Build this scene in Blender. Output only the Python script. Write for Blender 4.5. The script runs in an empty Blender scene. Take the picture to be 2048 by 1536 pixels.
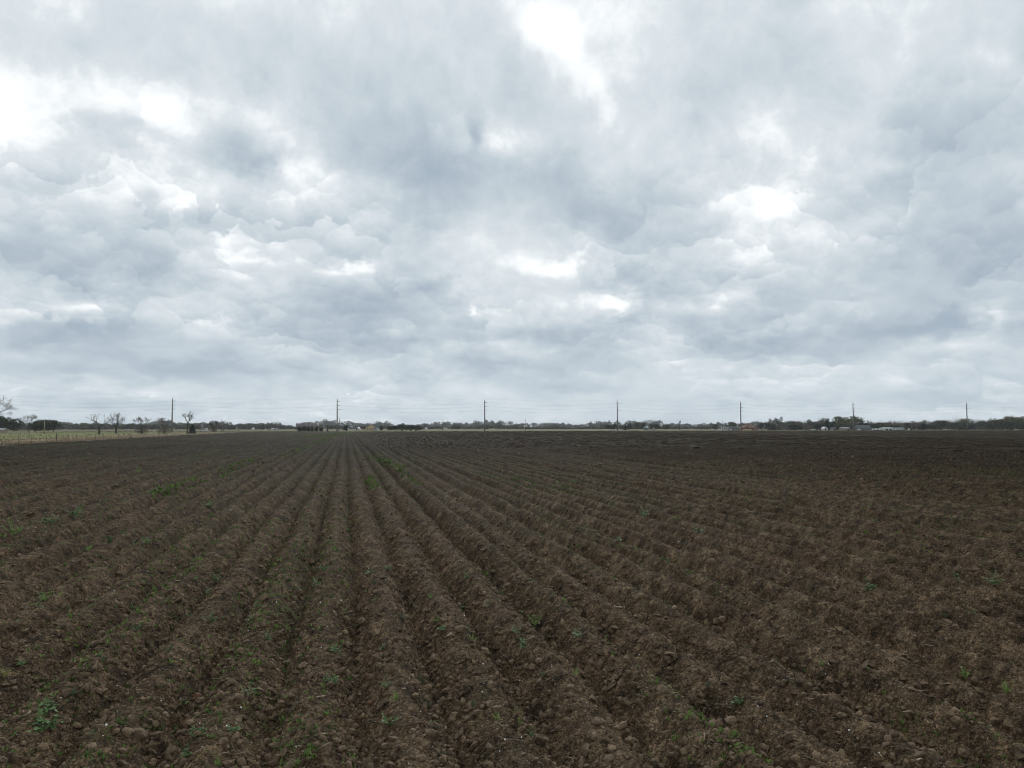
import bpy, bmesh, math, random
import numpy as np
from mathutils import Vector, Matrix

R = math.radians
scene = bpy.context.scene

# ---------------------------------------------------------------- camera
YAW = R(13.15)             # the view turns this far to the right of the furrows, which run along +Y
PITCH = R(3.44)
EYE = Vector((0.0, 0.0, 3.0))
cam_data = bpy.data.cameras.new('camera')
cam_data.lens = 25.0
cam_data.sensor_width = 36.0
cam_data.clip_start = 0.1
cam_data.clip_end = 20000.0
cam = bpy.data.objects.new('camera', cam_data)
scene.collection.objects.link(cam)
cam.location = EYE
cam.rotation_euler = (math.pi / 2 + PITCH, 0.0, -YAW)
scene.camera = cam

# ---------------------------------------------------------------- sky
SUN_AZ = YAW + R(4)       # clockwise from +Y
SUN_EL = R(24)
world = bpy.data.worlds.new('World')
scene.world = world
world.use_nodes = True
wt = world.node_tree
wt.nodes.clear()


class Nodes:
    """small helper that writes node maths as function calls"""

    def __init__(self, tree):
        self.t = tree

    def _in(self, node, i, v):
        if v is None:
            return
        if hasattr(v, 'links') or hasattr(v, 'is_output'):
            self.t.links.new(v, node.inputs[i])
        else:
            node.inputs[i].default_value = v

    def m(self, op, a, b=None, c=None, clamp=False):
        n = self.t.nodes.new('ShaderNodeMath')
        n.operation = op
        n.use_clamp = clamp
        for i, v in enumerate((a, b, c)):
            self._in(n, i, v)
        return n.outputs[0]

    def v(self, op, a, b=None, s=None):
        n = self.t.nodes.new('ShaderNodeVectorMath')
        n.operation = op
        self._in(n, 0, a)
        self._in(n, 1, b)
        if s is not None:
            self._in(n, 3, s)
        return n.outputs['Value'] if op in ('DOT_PRODUCT', 'LENGTH') else n.outputs[0]

    def sep(self, a):
        n = self.t.nodes.new('ShaderNodeSeparateXYZ')
        self._in(n, 0, a)
        return n.outputs[0], n.outputs[1], n.outputs[2]

    def comb(self, x, y, z=0.0):
        n = self.t.nodes.new('ShaderNodeCombineXYZ')
        for i, q in enumerate((x, y, z)):
            self._in(n, i, q)
        return n.outputs[0]

    def noise(self, vec, scale, detail=4.0, rough=0.5, dist=0.0, color=False, lac=2.0):
        n = self.t.nodes.new('ShaderNodeTexNoise')
        n.noise_dimensions = '3D'
        self._in(n, 'Vector', vec)
        self._in(n, 'Scale', scale)
        self._in(n, 'Detail', detail)
        self._in(n, 'Roughness', rough)
        self._in(n, 'Lacunarity', lac)
        self._in(n, 'Distortion', dist)
        return n.outputs['Color'] if color else n.outputs['Fac']

    def ramp(self, fac, stops, interp='LINEAR'):
        n = self.t.nodes.new('ShaderNodeValToRGB')
        n.color_ramp.interpolation = interp
        el = n.color_ramp.elements
        while len(el) < len(stops):
            el.new(0.5)
        for e, (p, c) in zip(el, stops):
            e.position = p
            e.color = (*c, 1.0)
        self._in(n, 0, fac)
        return n.outputs[0]

    def step(self, x, lo, hi):
        n = self.t.nodes.new('ShaderNodeMapRange')
        n.interpolation_type = 'SMOOTHSTEP'
        self._in(n, 0, x)
        n.inputs[1].default_value = lo
        n.inputs[2].default_value = hi
        return n.outputs[0]

    def mix(self, fac, a, b, mode='MIX'):
        n = self.t.nodes.new('ShaderNodeMix')
        n.data_type = 'RGBA'
        n.blend_type = mode
        self._in(n, 0, fac)
        for i, q in ((6, a), (7, b)):
            if isinstance(q, tuple) and len(q) == 3:
                q = (*q, 1.0)
            self._in(n, i, q)
        return n.outputs[2]


def heading(px, py):
    """bearing and elevation (radians, from +Y clockwise) of a place in the cloud chart"""
    x, y, z = (px - 1024) / 1422.0, 1.0, (768 - py) / 1422.0
    c, s = math.cos(PITCH), math.sin(PITCH)
    y, z = y * c - z * s, y * s + z * c
    return math.atan2(x, y) + YAW, math.atan2(z, math.hypot(x, y))


#          x     y    rx   ry   thickness   (clouds: + thick and grey, - thin and bright)
CLOUDS = [
    (50, 245, 119, 43, -.49), (290, 195, 86, 37, -.51), (150, 345, 140, 45, -.43), (340, 372, 81, 35, -.49),
    (450, 290, 65, 39, -.52), (190, 318, 46, 44, .50), (110, 352, 36, 24, .30), (225, 262, 80, 12, .35), (20, 290, 40, 14, .20),
    (190, 110, 150, 50, .22), (60, 50, 120, 50, .25),
    (1140, 75, 71, 54, -.61), (1075, 25, 65, 37, -.36), (1185, 140, 32, 32, -.29), (1222, 195, 17, 43, -.29), (1130, 60, 18, 30, .19),
    (995, 270, 78, 26, -.80), (610, 350, 37, 37, -.58), (700, 395, 103, 28, -.47), (550, 432, 39, 24, -.50), (640, 425, 43, 17, -.26),
    (1560, 262, 76, 39, -.40), (1640, 340, 97, 43, -.36), (1245, 335, 43, 43, -.44), (1500, 390, 76, 22, -.29), (1800, 345, 54, 15, -.29),
    (1240, 600, 50, 18, -.85), (1440, 605, 36, 12, -.55), (720, 535, 40, 12, -.60), (1060, 520, 50, 16, -.50), (1130, 525, 50, 14, -.40),
    (1760, 258, 32, 22, -.29), (1960, 108, 49, 19, -.29), (1700, 35, 50, 30, -.29), (160, 602, 50, 12, -.80), (30, 622, 60, 10, -.50),
    (1972, 640, 14, 14, -.80), (1900, 690, 56, 20, -.50), (800, 775, 140, 22, -.30), (350, 790, 120, 10, -.40),
    (540, 690, 50, 26, -.45), (930, 575, 20, 10, -.50), (966, 628, 7, 10, -.70),
    (1460, 465, 37, 28, -.33), (1700, 448, 97, 17, -.26), (490, 525, 50, 10, -.35),
    (960, 470, 65, 26, -.30), (340, 590, 40, 26, -.35), (1150, 500, 30, 20, -.25),
    (495, 300, 46, 30, .95), (548, 352, 38, 22, .90), (880, 285, 52, 34, .43), (934, 256, 12, 24, 1.00), (820, 265, 40, 24, .19),
    (900, 370, 130, 70, .34), (1110, 300, 80, 50, .43), (1140, 420, 130, 70, .37), (960, 335, 90, 30, .28), (860, 400, 36, 50, .22),
    (650, 190, 70, 80, .25), (740, 130, 140, 80, .24), (450, 60, 200, 50, .22), (890, 200, 110, 50, .19),
    (1055, 120, 50, 45, .46), (1560, 150, 130, 44, .25), (1830, 285, 110, 36, .31), (1930, 330, 120, 120, .15),
    (1380, 100, 110, 90, .11), (100, 480, 180, 40, .39), (350, 440, 120, 26, .35), (60, 365, 36, 16, .30),
    (490, 695, 120, 40, .61), (460, 740, 130, 11, .66), (400, 762, 60, 9, .44), (830, 640, 130, 56, .55), (820, 705, 80, 14, .72), (760, 600, 80, 44, .22),
    (880, 570, 46, 14, .61), (1060, 678, 60, 12, .61), (990, 743, 60, 9, .55), (1190, 690, 110, 46, .44), (1140, 770, 100, 9, .44),
    (1510, 688, 80, 18, .72), (1740, 660, 120, 20, .61), (1890, 655, 56, 11, .72), (1640, 702, 60, 10, .33),
    (110, 660, 100, 24, .72), (40, 702, 60, 11, .55), (720, 765, 60, 12, .50), (610, 722, 50, 10, .33),
    (1330, 520, 80, 50, .50), (1300, 430, 60, 50, .19), (1720, 560, 150, 36, .33), (300, 545, 120, 26, .33), (1650, 800, 220, 10, .33),
    (1480, 570, 50, 20, .33), (1560, 632, 40, 14, .39), (210, 746, 120, 9, .39),
]

N = Nodes(wt)
tc = wt.nodes.new('ShaderNodeTexCoord')
D = N.v('NORMALIZE', tc.outputs['Generated'])
dx, dy, dz = N.sep(D)
az = N.m('ARCTAN2', dx, dy)
el = N.m('ARCSINE', dz)
up = N.m('MAXIMUM', dz, 0.0)
# the cloud deck: shrinks and flattens towards the horizon as a layer overhead does
den = N.m('ADD', up, 0.19)
rad = N.m('POWER', den, -0.5)
hor = N.v('NORMALIZE', N.comb(dx, dy, 0.0))
P = N.v('ADD', N.v('SCALE', hor, s=rad), N.comb(0.0, 0.0, N.m('MULTIPLY', up, 0.7)))
Pn = N.noise(P, 3.2, 5.0, 0.58, color=True)
warp1 = N.v('SUBTRACT', Pn, (0.5, 0.5, 0.5))
warp2 = N.v('SUBTRACT', N.noise(P, 13.0, 4.0, 0.6, color=True), (0.5, 0.5, 0.5))
flat = N.m('ADD', N.m('MULTIPLY', N.m('MINIMUM', up, 0.4), 1.5), 0.40)
W = N.v('ADD', N.v('SCALE', warp1, s=0.13), N.v('SCALE', warp2, s=0.05))
wx, wy, wz = N.sep(W)
caz = N.m('ADD', az, wx)
cel = N.m('ADD', el, N.m('MULTIPLY', wy, flat))
C = N.comb(caz, cel, 0.0)
total = None
for (px, py, rx, ry, amp) in CLOUDS:
    a, e = heading(px, py)
    sx, sy = 1422.0 / rx / 1.25 * math.cos(e), 1422.0 / ry / 1.25
    q = N.t.nodes.new('ShaderNodeVectorMath')
    q.operation = 'MULTIPLY_ADD'
    N.t.links.new(C, q.inputs[0])
    q.inputs[1].default_value = (sx, sy, 0.0)
    q.inputs[2].default_value = (-a * sx, -e * sy, 0.0)
    g = N.m('POWER', 0.3679, N.v('DOT_PRODUCT', q.outputs[0], q.outputs[0]))
    total = N.m('MULTIPLY', g, amp) if total is None else N.m('MULTIPLY_ADD', g, amp, total)
inward = N.v('SCALE', hor, s=-1.0)


def heads(scale, w1, w2):
    """heaped cloud heads: each lump lit from above and darker towards its base"""
    vec = N.v('ADD', P, N.v('ADD', N.v('SCALE', warp1, s=w1), N.v('SCALE', warp2, s=w2)))
    vo = wt.nodes.new('ShaderNodeTexVoronoi')
    vo.feature = 'F1'
    wt.links.new(vec, vo.inputs['Vector'])
    vo.inputs['Scale'].default_value = scale
    lift = N.m('MULTIPLY', N.v('DOT_PRODUCT', N.v('SUBTRACT', vec, vo.outputs['Position']), inward), scale)
    soft = N.m('MULTIPLY_ADD', N.step(vo.outputs['Distance'], 0.74, 0.30), 0.60, 0.40)      # torn, not cut, at the edge
    lift = N.m('MULTIPLY', lift, soft)
    tone = N.m('MULTIPLY', N.m('SUBTRACT', N.sep(vo.outputs['Color'])[0], 0.5), soft)
    return lift, tone


l1, t1 = heads(3.3, 0.20, 0.09)
l2, t2 = heads(8.5, 0.10, 0.10)
l3, t3 = heads(21.0, 0.06, 0.06)
lumpy = N.m('MULTIPLY', N.step(N.noise(N.v('ADD', P, (9.0, 4.0, 2.0)), 2.4, 3.0), 0.34, 0.58), N.m('MULTIPLY_ADD', N.step(dz, 0.46, 0.20), 0.80, 0.18))
heap = N.m('ADD', N.m('ADD', N.m('MULTIPLY', l1, -0.34), N.m('MULTIPLY', l2, -0.26)), N.m('MULTIPLY', l3, -0.16))
heap = N.m('ADD', heap, N.m('ADD', N.m('MULTIPLY', t1, 0.20), N.m('MULTIPLY', t2, 0.13)))
nA = N.noise(N.v('ADD', P, (3.1, 1.7, 0.4)), 2.6, 9.0, 0.57, dist=0.25)
nB = N.noise(N.v('ADD', P, (7.3, 2.2, 1.9)), 11.0, 9.0, 0.66, dist=0.3)
det = N.m('ADD', N.m('MULTIPLY', N.m('SUBTRACT', nA, 0.5), 1.0), N.m('MULTIPLY', N.m('SUBTRACT', nB, 0.5), 0.50))
det = N.m('MULTIPLY_ADD', heap, lumpy, det)
det = N.m('MULTIPLY_ADD', N.step(dz, 0.22, 0.5), -0.07, det)
T = N.m('ADD', N.m('MULTIPLY_ADD', total, 0.44, 0.53), det)
# light that comes through the deck, from thin to thick cloud
sun_v = (math.sin(SUN_AZ) * math.cos(SUN_EL), math.cos(SUN_AZ) * math.cos(SUN_EL), math.sin(SUN_EL))
ang = N.v('DOT_PRODUCT', D, sun_v)
glow = N.step(ang, 0.80, 1.0)
T = N.m('SUBTRACT', T, N.m('MULTIPLY', glow, 0.012))
col = N.ramp(N.m('MULTIPLY_ADD', T, 0.714, 0.286), [
    (0.0, (1.03, 1.035, 1.04)), (0.20, (0.97, 0.99, 1.0)), (0.42, (0.865, 0.90, 0.918)), (0.54, (0.765, 0.81, 0.83)),
    (0.66, (0.68, 0.73, 0.746)), (0.82, (0.585, 0.642, 0.668)), (1.0, (0.49, 0.55, 0.59))])
low = N.step(ang, 0.80, 1.0)
T = N.m('SUBTRACT', T, N.m('MULTIPLY', glow, 0.012))
col = N.ramp(T, [(0.0, (1.12, 1.13, 1.14)), (0.20, (1.0, 1.03, 1.045)), (0.34, (0.80, 0.845, 0.87)), (0.52, (0.635, 0.70, 0.74)), (0.75, (0.51, 0.585, 0.65)), (1.0, (0.42, 0.50, 0.58))])
low = N.step(ang, 0.80, 1.0)
T = N.m('SUBTRACT', T, N.m('MULTIPLY', glow, 0.012))
col = N.ramp(T, [(0.0, (1.10, 1.12, 1.13)), (0.22, (1.0, 1.03, 1.05)), (0.40, (0.735, 0.79, 0.83)), (0.62, (0.57, 0.645, 0.70)), (0.85, (0.44, 0.52, 0.60)), (1.0, (0.38, 0.46, 0.55))])
low = N.step(dz, 0.16, 0.0)
col = N.mix(N.m('MULTIPLY', low, 0.45), col, (0.61, 0.695, 0.755))
sky = wt.nodes.new('ShaderNodeTexSky')
sky.sky_type = 'NISHITA'
sky.sun_disc = False
sky.sun_elevation = SUN_EL
sky.sun_rotation = SUN_AZ
bg_sky = wt.nodes.new('ShaderNodeBackground')
bg_sky.inputs[1].default_value = 0.1
wt.links.new(sky.outputs[0], bg_sky.inputs[0])
bg_cloud = wt.nodes.new('ShaderNodeBackground')
bg_cloud.inputs[1].default_value = 1.0
wt.links.new(col, bg_cloud.inputs[0])
mix = wt.nodes.new('ShaderNodeMixShader')
cover = N.m('SUBTRACT', 1.0, N.m('MULTIPLY', N.step(T, 0.16, 0.0), 0.15))
wt.links.new(cover, mix.inputs[0])
wt.links.new(bg_sky.outputs[0], mix.inputs[1])
wt.links.new(bg_cloud.outputs[0], mix.inputs[2])
out = wt.nodes.new('ShaderNodeOutputWorld')
wt.links.new(mix.outputs[0], out.inputs[0])
world.cycles.sampling_method = 'MANUAL'
world.cycles.sample_map_resolution = 512

sun_data = bpy.data.lights.new('sun', 'SUN')
sun_data.energy = 1.5
sun_data.angle = R(10)
sun_data.color = (1.0, 0.95, 0.88)
sun = bpy.data.objects.new('sun', sun_data)
scene.collection.objects.link(sun)
sun.rotation_euler = Vector(sun_v).to_track_quat('Z', 'Y').to_euler()

vs = scene.view_settings
vs.view_transform = 'Standard'
vs.look = 'None'
vs.exposure = 0.0
vs.gamma = 1.0
vs.use_curve_mapping = False
scene.cycles.use_adaptive_sampling = True
scene.cycles.adaptive_threshold = 0.015
scene.cycles.adaptive_min_samples = 12
scene.cycles.pixel_filter_type = 'BLACKMAN_HARRIS'
scene.cycles.filter_width = 1.0
scene.cycles.max_bounces = 5
scene.cycles.diffuse_bounces = 3
scene.cycles.transparent_max_bounces = 8
scene.render.threads_mode = 'AUTO'

# ---------------------------------------------------------------- helpers
COL = scene.collection
rng = np.random.default_rng(11)


def tag(o, label=None, cat=None, group=None, kind=None):
    if label:
        o['label'] = label
    if cat:
        o['category'] = cat
    if group:
        o['group'] = group
    if kind:
        o['kind'] = kind
    return o


def empty(name, loc, rz=0.0):
    o = bpy.data.objects.new(name, None)
    COL.objects.link(o)
    o.location = loc
    o.rotation_euler = (0, 0, rz)
    o.empty_display_size = 0.5
    return o


def mesh_obj(name, verts, faces, mat, parent=None, smooth=False, loc=None):
    """verts (n,3); faces: an (m,3) or (m,4) array or a list of index lists"""
    me = bpy.data.meshes.new(name)
    verts = np.asarray(verts, dtype=np.float32)
    if isinstance(faces, np.ndarray):
        k = faces.shape[1]
        me.vertices.add(len(verts))
        me.vertices.foreach_set('co', verts.ravel())
        me.loops.add(faces.size)
        me.loops.foreach_set('vertex_index', faces.astype(np.int32).ravel())
        me.polygons.add(len(faces))
        me.polygons.foreach_set('loop_start', np.arange(0, faces.size, k, dtype=np.int32))
        me.update(calc_edges=True)
    else:
        me.from_pydata([tuple(map(float, v)) for v in verts], [], faces)
        me.update()
    me.polygons.foreach_set('use_smooth', np.full(len(me.polygons), bool(smooth)))
    if mat is not None:
        me.materials.append(mat)
    o = bpy.data.objects.new(name, me)
    COL.objects.link(o)
    if parent is not None:
        o.parent = parent
    if loc is not None:
        o.location = loc
    return o


class MB:
    """collects boxes, tubes and faces; build() links them as one mesh object"""

    def __init__(self):
        self.v, self.f = [], []

    def add(self, vs, fs):
        b = len(self.v)
        self.v += [tuple(q) for q in vs]
        self.f += [[i + b for i in f] for f in fs]
        return self

    def box(self, x0, x1, y0, y1, z0, z1):
        vs = [(x, y, z) for z in (z0, z1) for y in (y0, y1) for x in (x0, x1)]
        return self.add(vs, [(0, 2, 3, 1), (4, 5, 7, 6), (0, 1, 5, 4), (2, 6, 7, 3), (0, 4, 6, 2), (1, 3, 7, 5)])

    def tube(self, pts, rads, n=6, cap=True):
        pts = [Vector(p) for p in pts]
        b = len(self.v)
        for i, p in enumerate(pts):
            d = (pts[min(i + 1, len(pts) - 1)] - pts[max(i - 1, 0)])
            d = d.normalized() if d.length > 1e-9 else Vector((0, 0, 1))
            a = d.cross(Vector((0.13, 0.98, 0.11)))
            if a.length < 0.2:
                a = d.cross(Vector((1, 0, 0.1)))
            a.normalize()
            c = d.cross(a)
            for k in range(n):
                t = 2 * math.pi * k / n
                self.v.append(tuple(p + (a * math.cos(t) + c * math.sin(t)) * rads[i]))
        for i in range(len(pts) - 1):
            for k in range(n):
                k2 = (k + 1) % n
                self.f.append([b + i * n + k, b + i * n + k2, b + (i + 1) * n + k2, b + (i + 1) * n + k])
        if cap:
            self.f.append([b + (len(pts) - 1) * n + k for k in range(n)])
            self.f.append([b + n - 1 - k for k in range(n)])
        return self

    def prism(self, outline, y0, y1):
        """an (x, z) outline pushed from y0 to y1"""
        n = len(outline)
        vs = [(x, y0, z) for x, z in outline] + [(x, y1, z) for x, z in outline]
        fs = [list(range(n)), list(range(2 * n - 1, n - 1, -1))]
        fs += [[i, i + n, (i + 1) % n + n, (i + 1) % n] for i in range(n)]
        return self.add(vs, fs)

    def prism_y(self, outline, x0, x1):
        """a (y, z) outline pushed from x0 to x1"""
        n = len(outline)
        vs = [(x0, y, z) for y, z in outline] + [(x1, y, z) for y, z in outline]
        fs = [list(range(n - 1, -1, -1)), list(range(n, 2 * n))]
        fs += [[i, (i + 1) % n, (i + 1) % n + n, i + n] for i in range(n)]
        return self.add(vs, fs)

    def build(self, name, mat, parent=None, smooth=False):
        return mesh_obj(name, self.v, self.f, mat, parent, smooth)


CT, ST = math.cos(YAW), math.sin(YAW)


def at(px, depth):
    """the place on the ground in the direction px (photograph columns), this many metres ahead"""
    xc = (px - 1024) / 1422.0 * depth
    return xc * CT + depth * ST, depth * CT - xc * ST


def on_row(px, Y):
    """where the direction px crosses the line at this distance along the furrows"""
    t = math.tan(math.atan((px - 1024) / 1422.0) + YAW)
    return Y * t, Y


def ground_at(px, py):
    """where a ray through this place of the photograph meets level ground"""
    x, y, z = (px - 1024) / 1422.0, 1.0, (768 - py) / 1422.0
    c, s = math.cos(PITCH), math.sin(PITCH)
    y, z = y * c - z * s, y * s + z * c
    k = EYE.z / -z
    return x * k * CT + y * k * ST, y * k * CT - x * k * ST


# ---------------------------------------------------------------- noise for shaping the soil
def _h(ix, iy, seed):
    with np.errstate(over='ignore'):
        n = ix.astype(np.uint32) * np.uint32(374761393) + iy.astype(np.uint32) * np.uint32(668265263) + np.uint32((seed * 2246822519) & 0xffffffff)
        n = (n ^ (n >> np.uint32(13))) * np.uint32(1274126177)
        n = n ^ (n >> np.uint32(16))
        n = n * np.uint32(2654435761)
        n = n ^ (n >> np.uint32(15))
    return n.astype(np.float64) / 4294967295.0


def vnoise(x, y, seed):
    ix, iy = np.floor(x).astype(np.int64), np.floor(y).astype(np.int64)
    fx, fy = x - ix, y - iy
    fx, fy = fx * fx * (3 - 2 * fx), fy * fy * (3 - 2 * fy)
    a, b = _h(ix, iy, seed), _h(ix + 1, iy, seed)
    c, d = _h(ix, iy + 1, seed), _h(ix + 1, iy + 1, seed)
    return (a + (b - a) * fx) * (1 - fy) + (c + (d - c) * fx) * fy


def fbm(x, y, seed, octs=4, gain=0.5):
    t, a, s = 0.0, 1.0, 0.0
    for i in range(octs):
        t = t + vnoise(x, y, seed + i * 17) * a
        s += a
        a *= gain
        x, y = x * 2.03 + 11.3, y * 2.03 + 4.7
    return t / s


def sstep(a, b, x):
    t = np.clip((x - a) / (b - a), 0, 1)
    return t * t * (3 - 2 * t)


def clods(x, y, cell, prob, seed, squash=0.6):
    """domes of broken earth scattered one to a cell"""
    gx, gy = x / cell, y / cell
    ix, iy = np.floor(gx).astype(np.int64), np.floor(gy).astype(np.int64)
    out = np.zeros_like(x)
    for ox in (-1, 0, 1):
        for oy in (-1, 0, 1):
            jx, jy = ix + ox, iy + oy
            r0 = _h(jx, jy, seed)
            cx = jx + _h(jx, jy, seed + 1)
            cy = jy + _h(jx, jy, seed + 2)
            rad = 0.25 + 0.45 * _h(jx, jy, seed + 3)
            an = _h(jx, jy, seed + 4) * 3.1416
            ax, ay = gx - cx, gy - cy
            u = ax * np.cos(an) + ay * np.sin(an)
            v = (ay * np.cos(an) - ax * np.sin(an)) * 1.35
            d2 = (np.abs(u) ** 2.4 + np.abs(v) ** 2.4) / rad ** 2.4
            hgt = np.where(r0 < prob, np.sqrt(np.maximum(0.0, 1 - d2)) * rad * (0.5 + 0.9 * _h(jx, jy, seed + 5)), 0.0)
            out = np.maximum(out, hgt)
    return out * cell * squash


ROW = 0.87
ROW0 = 0.255


def rough_right(x):
    return sstep(2.0, 7.0, x)


def furrow(x, y):
    wob = 0.10 * (vnoise(x * 0.35 + 3, y * 0.22, 5) - 0.5) + 0.05 * (vnoise(x * 0.9, y * 0.9, 6) - 0.5)
    ph = (x + ROW0 + wob) / ROW
    k = np.round(ph)
    t = 0.5 + 0.5 * np.cos(2 * np.pi * ph)
    amp = 0.385 * (0.8 + 0.4 * _h(k.astype(np.int64), np.zeros_like(k).astype(np.int64), 3))
    amp = amp * (0.75 + 0.5 * vnoise(k * 7.3, y * 0.45, 8))
    amp = amp * (1 - 0.30 * rough_right(x)) * (1 + 0.12 * sstep(-1, -6, x))
    u = np.abs(ph - k) * 2
    u = np.minimum(np.maximum(u, 0.06) / (1 - 0.42 * rough_right(x)), 1.0)      # the right hand rows are narrower, with flat bottoms between
    return (1 - u ** (1.5 + 0.9 * sstep(-0.5, -5, x))) * amp - 0.10, t


def soil_height(x, y, fine=True):
    h, t = furrow(x, y)
    rr = rough_right(x)
    low = 1 - t
    h = h + 0.060 * (fbm(x * 2.2, y * 2.2, 21, 3) - 0.5) * (1 - 0.35 * rr)
    if fine:
        k1 = 0.25 + 0.8 * low - 0.35 * rr * low
        h = h + clods(x, y, 0.34, 0.20, 31, 0.28) * k1
        h = h + clods(x + 5, y, 0.16, 0.55, 41, 0.62) * k1
        h = h + clods(x, y + 9, 0.085, 0.7, 51, 0.62) * (0.45 + 0.6 * k1)
        h = h + clods(x + 2, y + 3, 0.042, 0.75, 61, 0.6) * (0.75 + 0.4 * k1)
        h = h + 0.030 * (fbm(x * 11, y * 11, 71, 3) - 0.5) * (1 + 0.6 * rr) + 0.012 * (vnoise(x * 47, y * 47, 81) - 0.5)
    else:
        h = h + (0.15 + 0.0006 * np.maximum(0, np.abs(y) - 100)) * (_h((x * 53).astype(np.int64), (y * 31).astype(np.int64), 91) - 0.45) * (1 + 0.5 * rr)
    return h


# ---------------------------------------------------------------- materials
def material(name):
    m = bpy.data.materials.new(name)
    m.use_nodes = True
    nt = m.node_tree
    return m, Nodes(nt), nt.nodes['Principled BSDF']


def position(n):
    g = n.t.nodes.new('ShaderNodeNewGeometry')
    return g.outputs['Position']


def link(n, a, node, sock):
    n.t.links.new(a, node.inputs[sock])


def mat_plain(name, c, rough=0.85, var=0.25, scale=3.0, metal=0.0):
    m, n, b = material(name)
    tc_ = n.t.nodes.new('ShaderNodeTexCoord')
    f = n.noise(tc_.outputs['Object'], scale, 5.0, 0.6)
    lo = tuple(q * (1 - var) for q in c)
    hi = tuple(min(1, q * (1 + var)) for q in c)
    link(n, n.ramp(f, [(0.25, lo), (0.75, hi)]), b, 'Base Color')
    b.inputs['Roughness'].default_value = rough
    b.inputs['Metallic'].default_value = metal
    return m


def mat_leaf(name, a, c, scale=0.9, rough=0.7):
    """foliage: two of its own colours mixed leaf by leaf and spray by spray"""
    m, n, b = material(name)
    p = position(n)
    f = n.m('ADD', n.m('MULTIPLY', n.noise(p, scale, 3.0, 0.6), 0.7), n.m('MULTIPLY', n.noise(p, scale * 7, 2.0, 0.6), 0.3))
    link(n, n.ramp(f, [(0.36, a), (0.64, c)]), b, 'Base Color')
    b.inputs['Roughness'].default_value = rough
    b.inputs['Specular IOR Level'].default_value = 0.25
    return m


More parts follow.
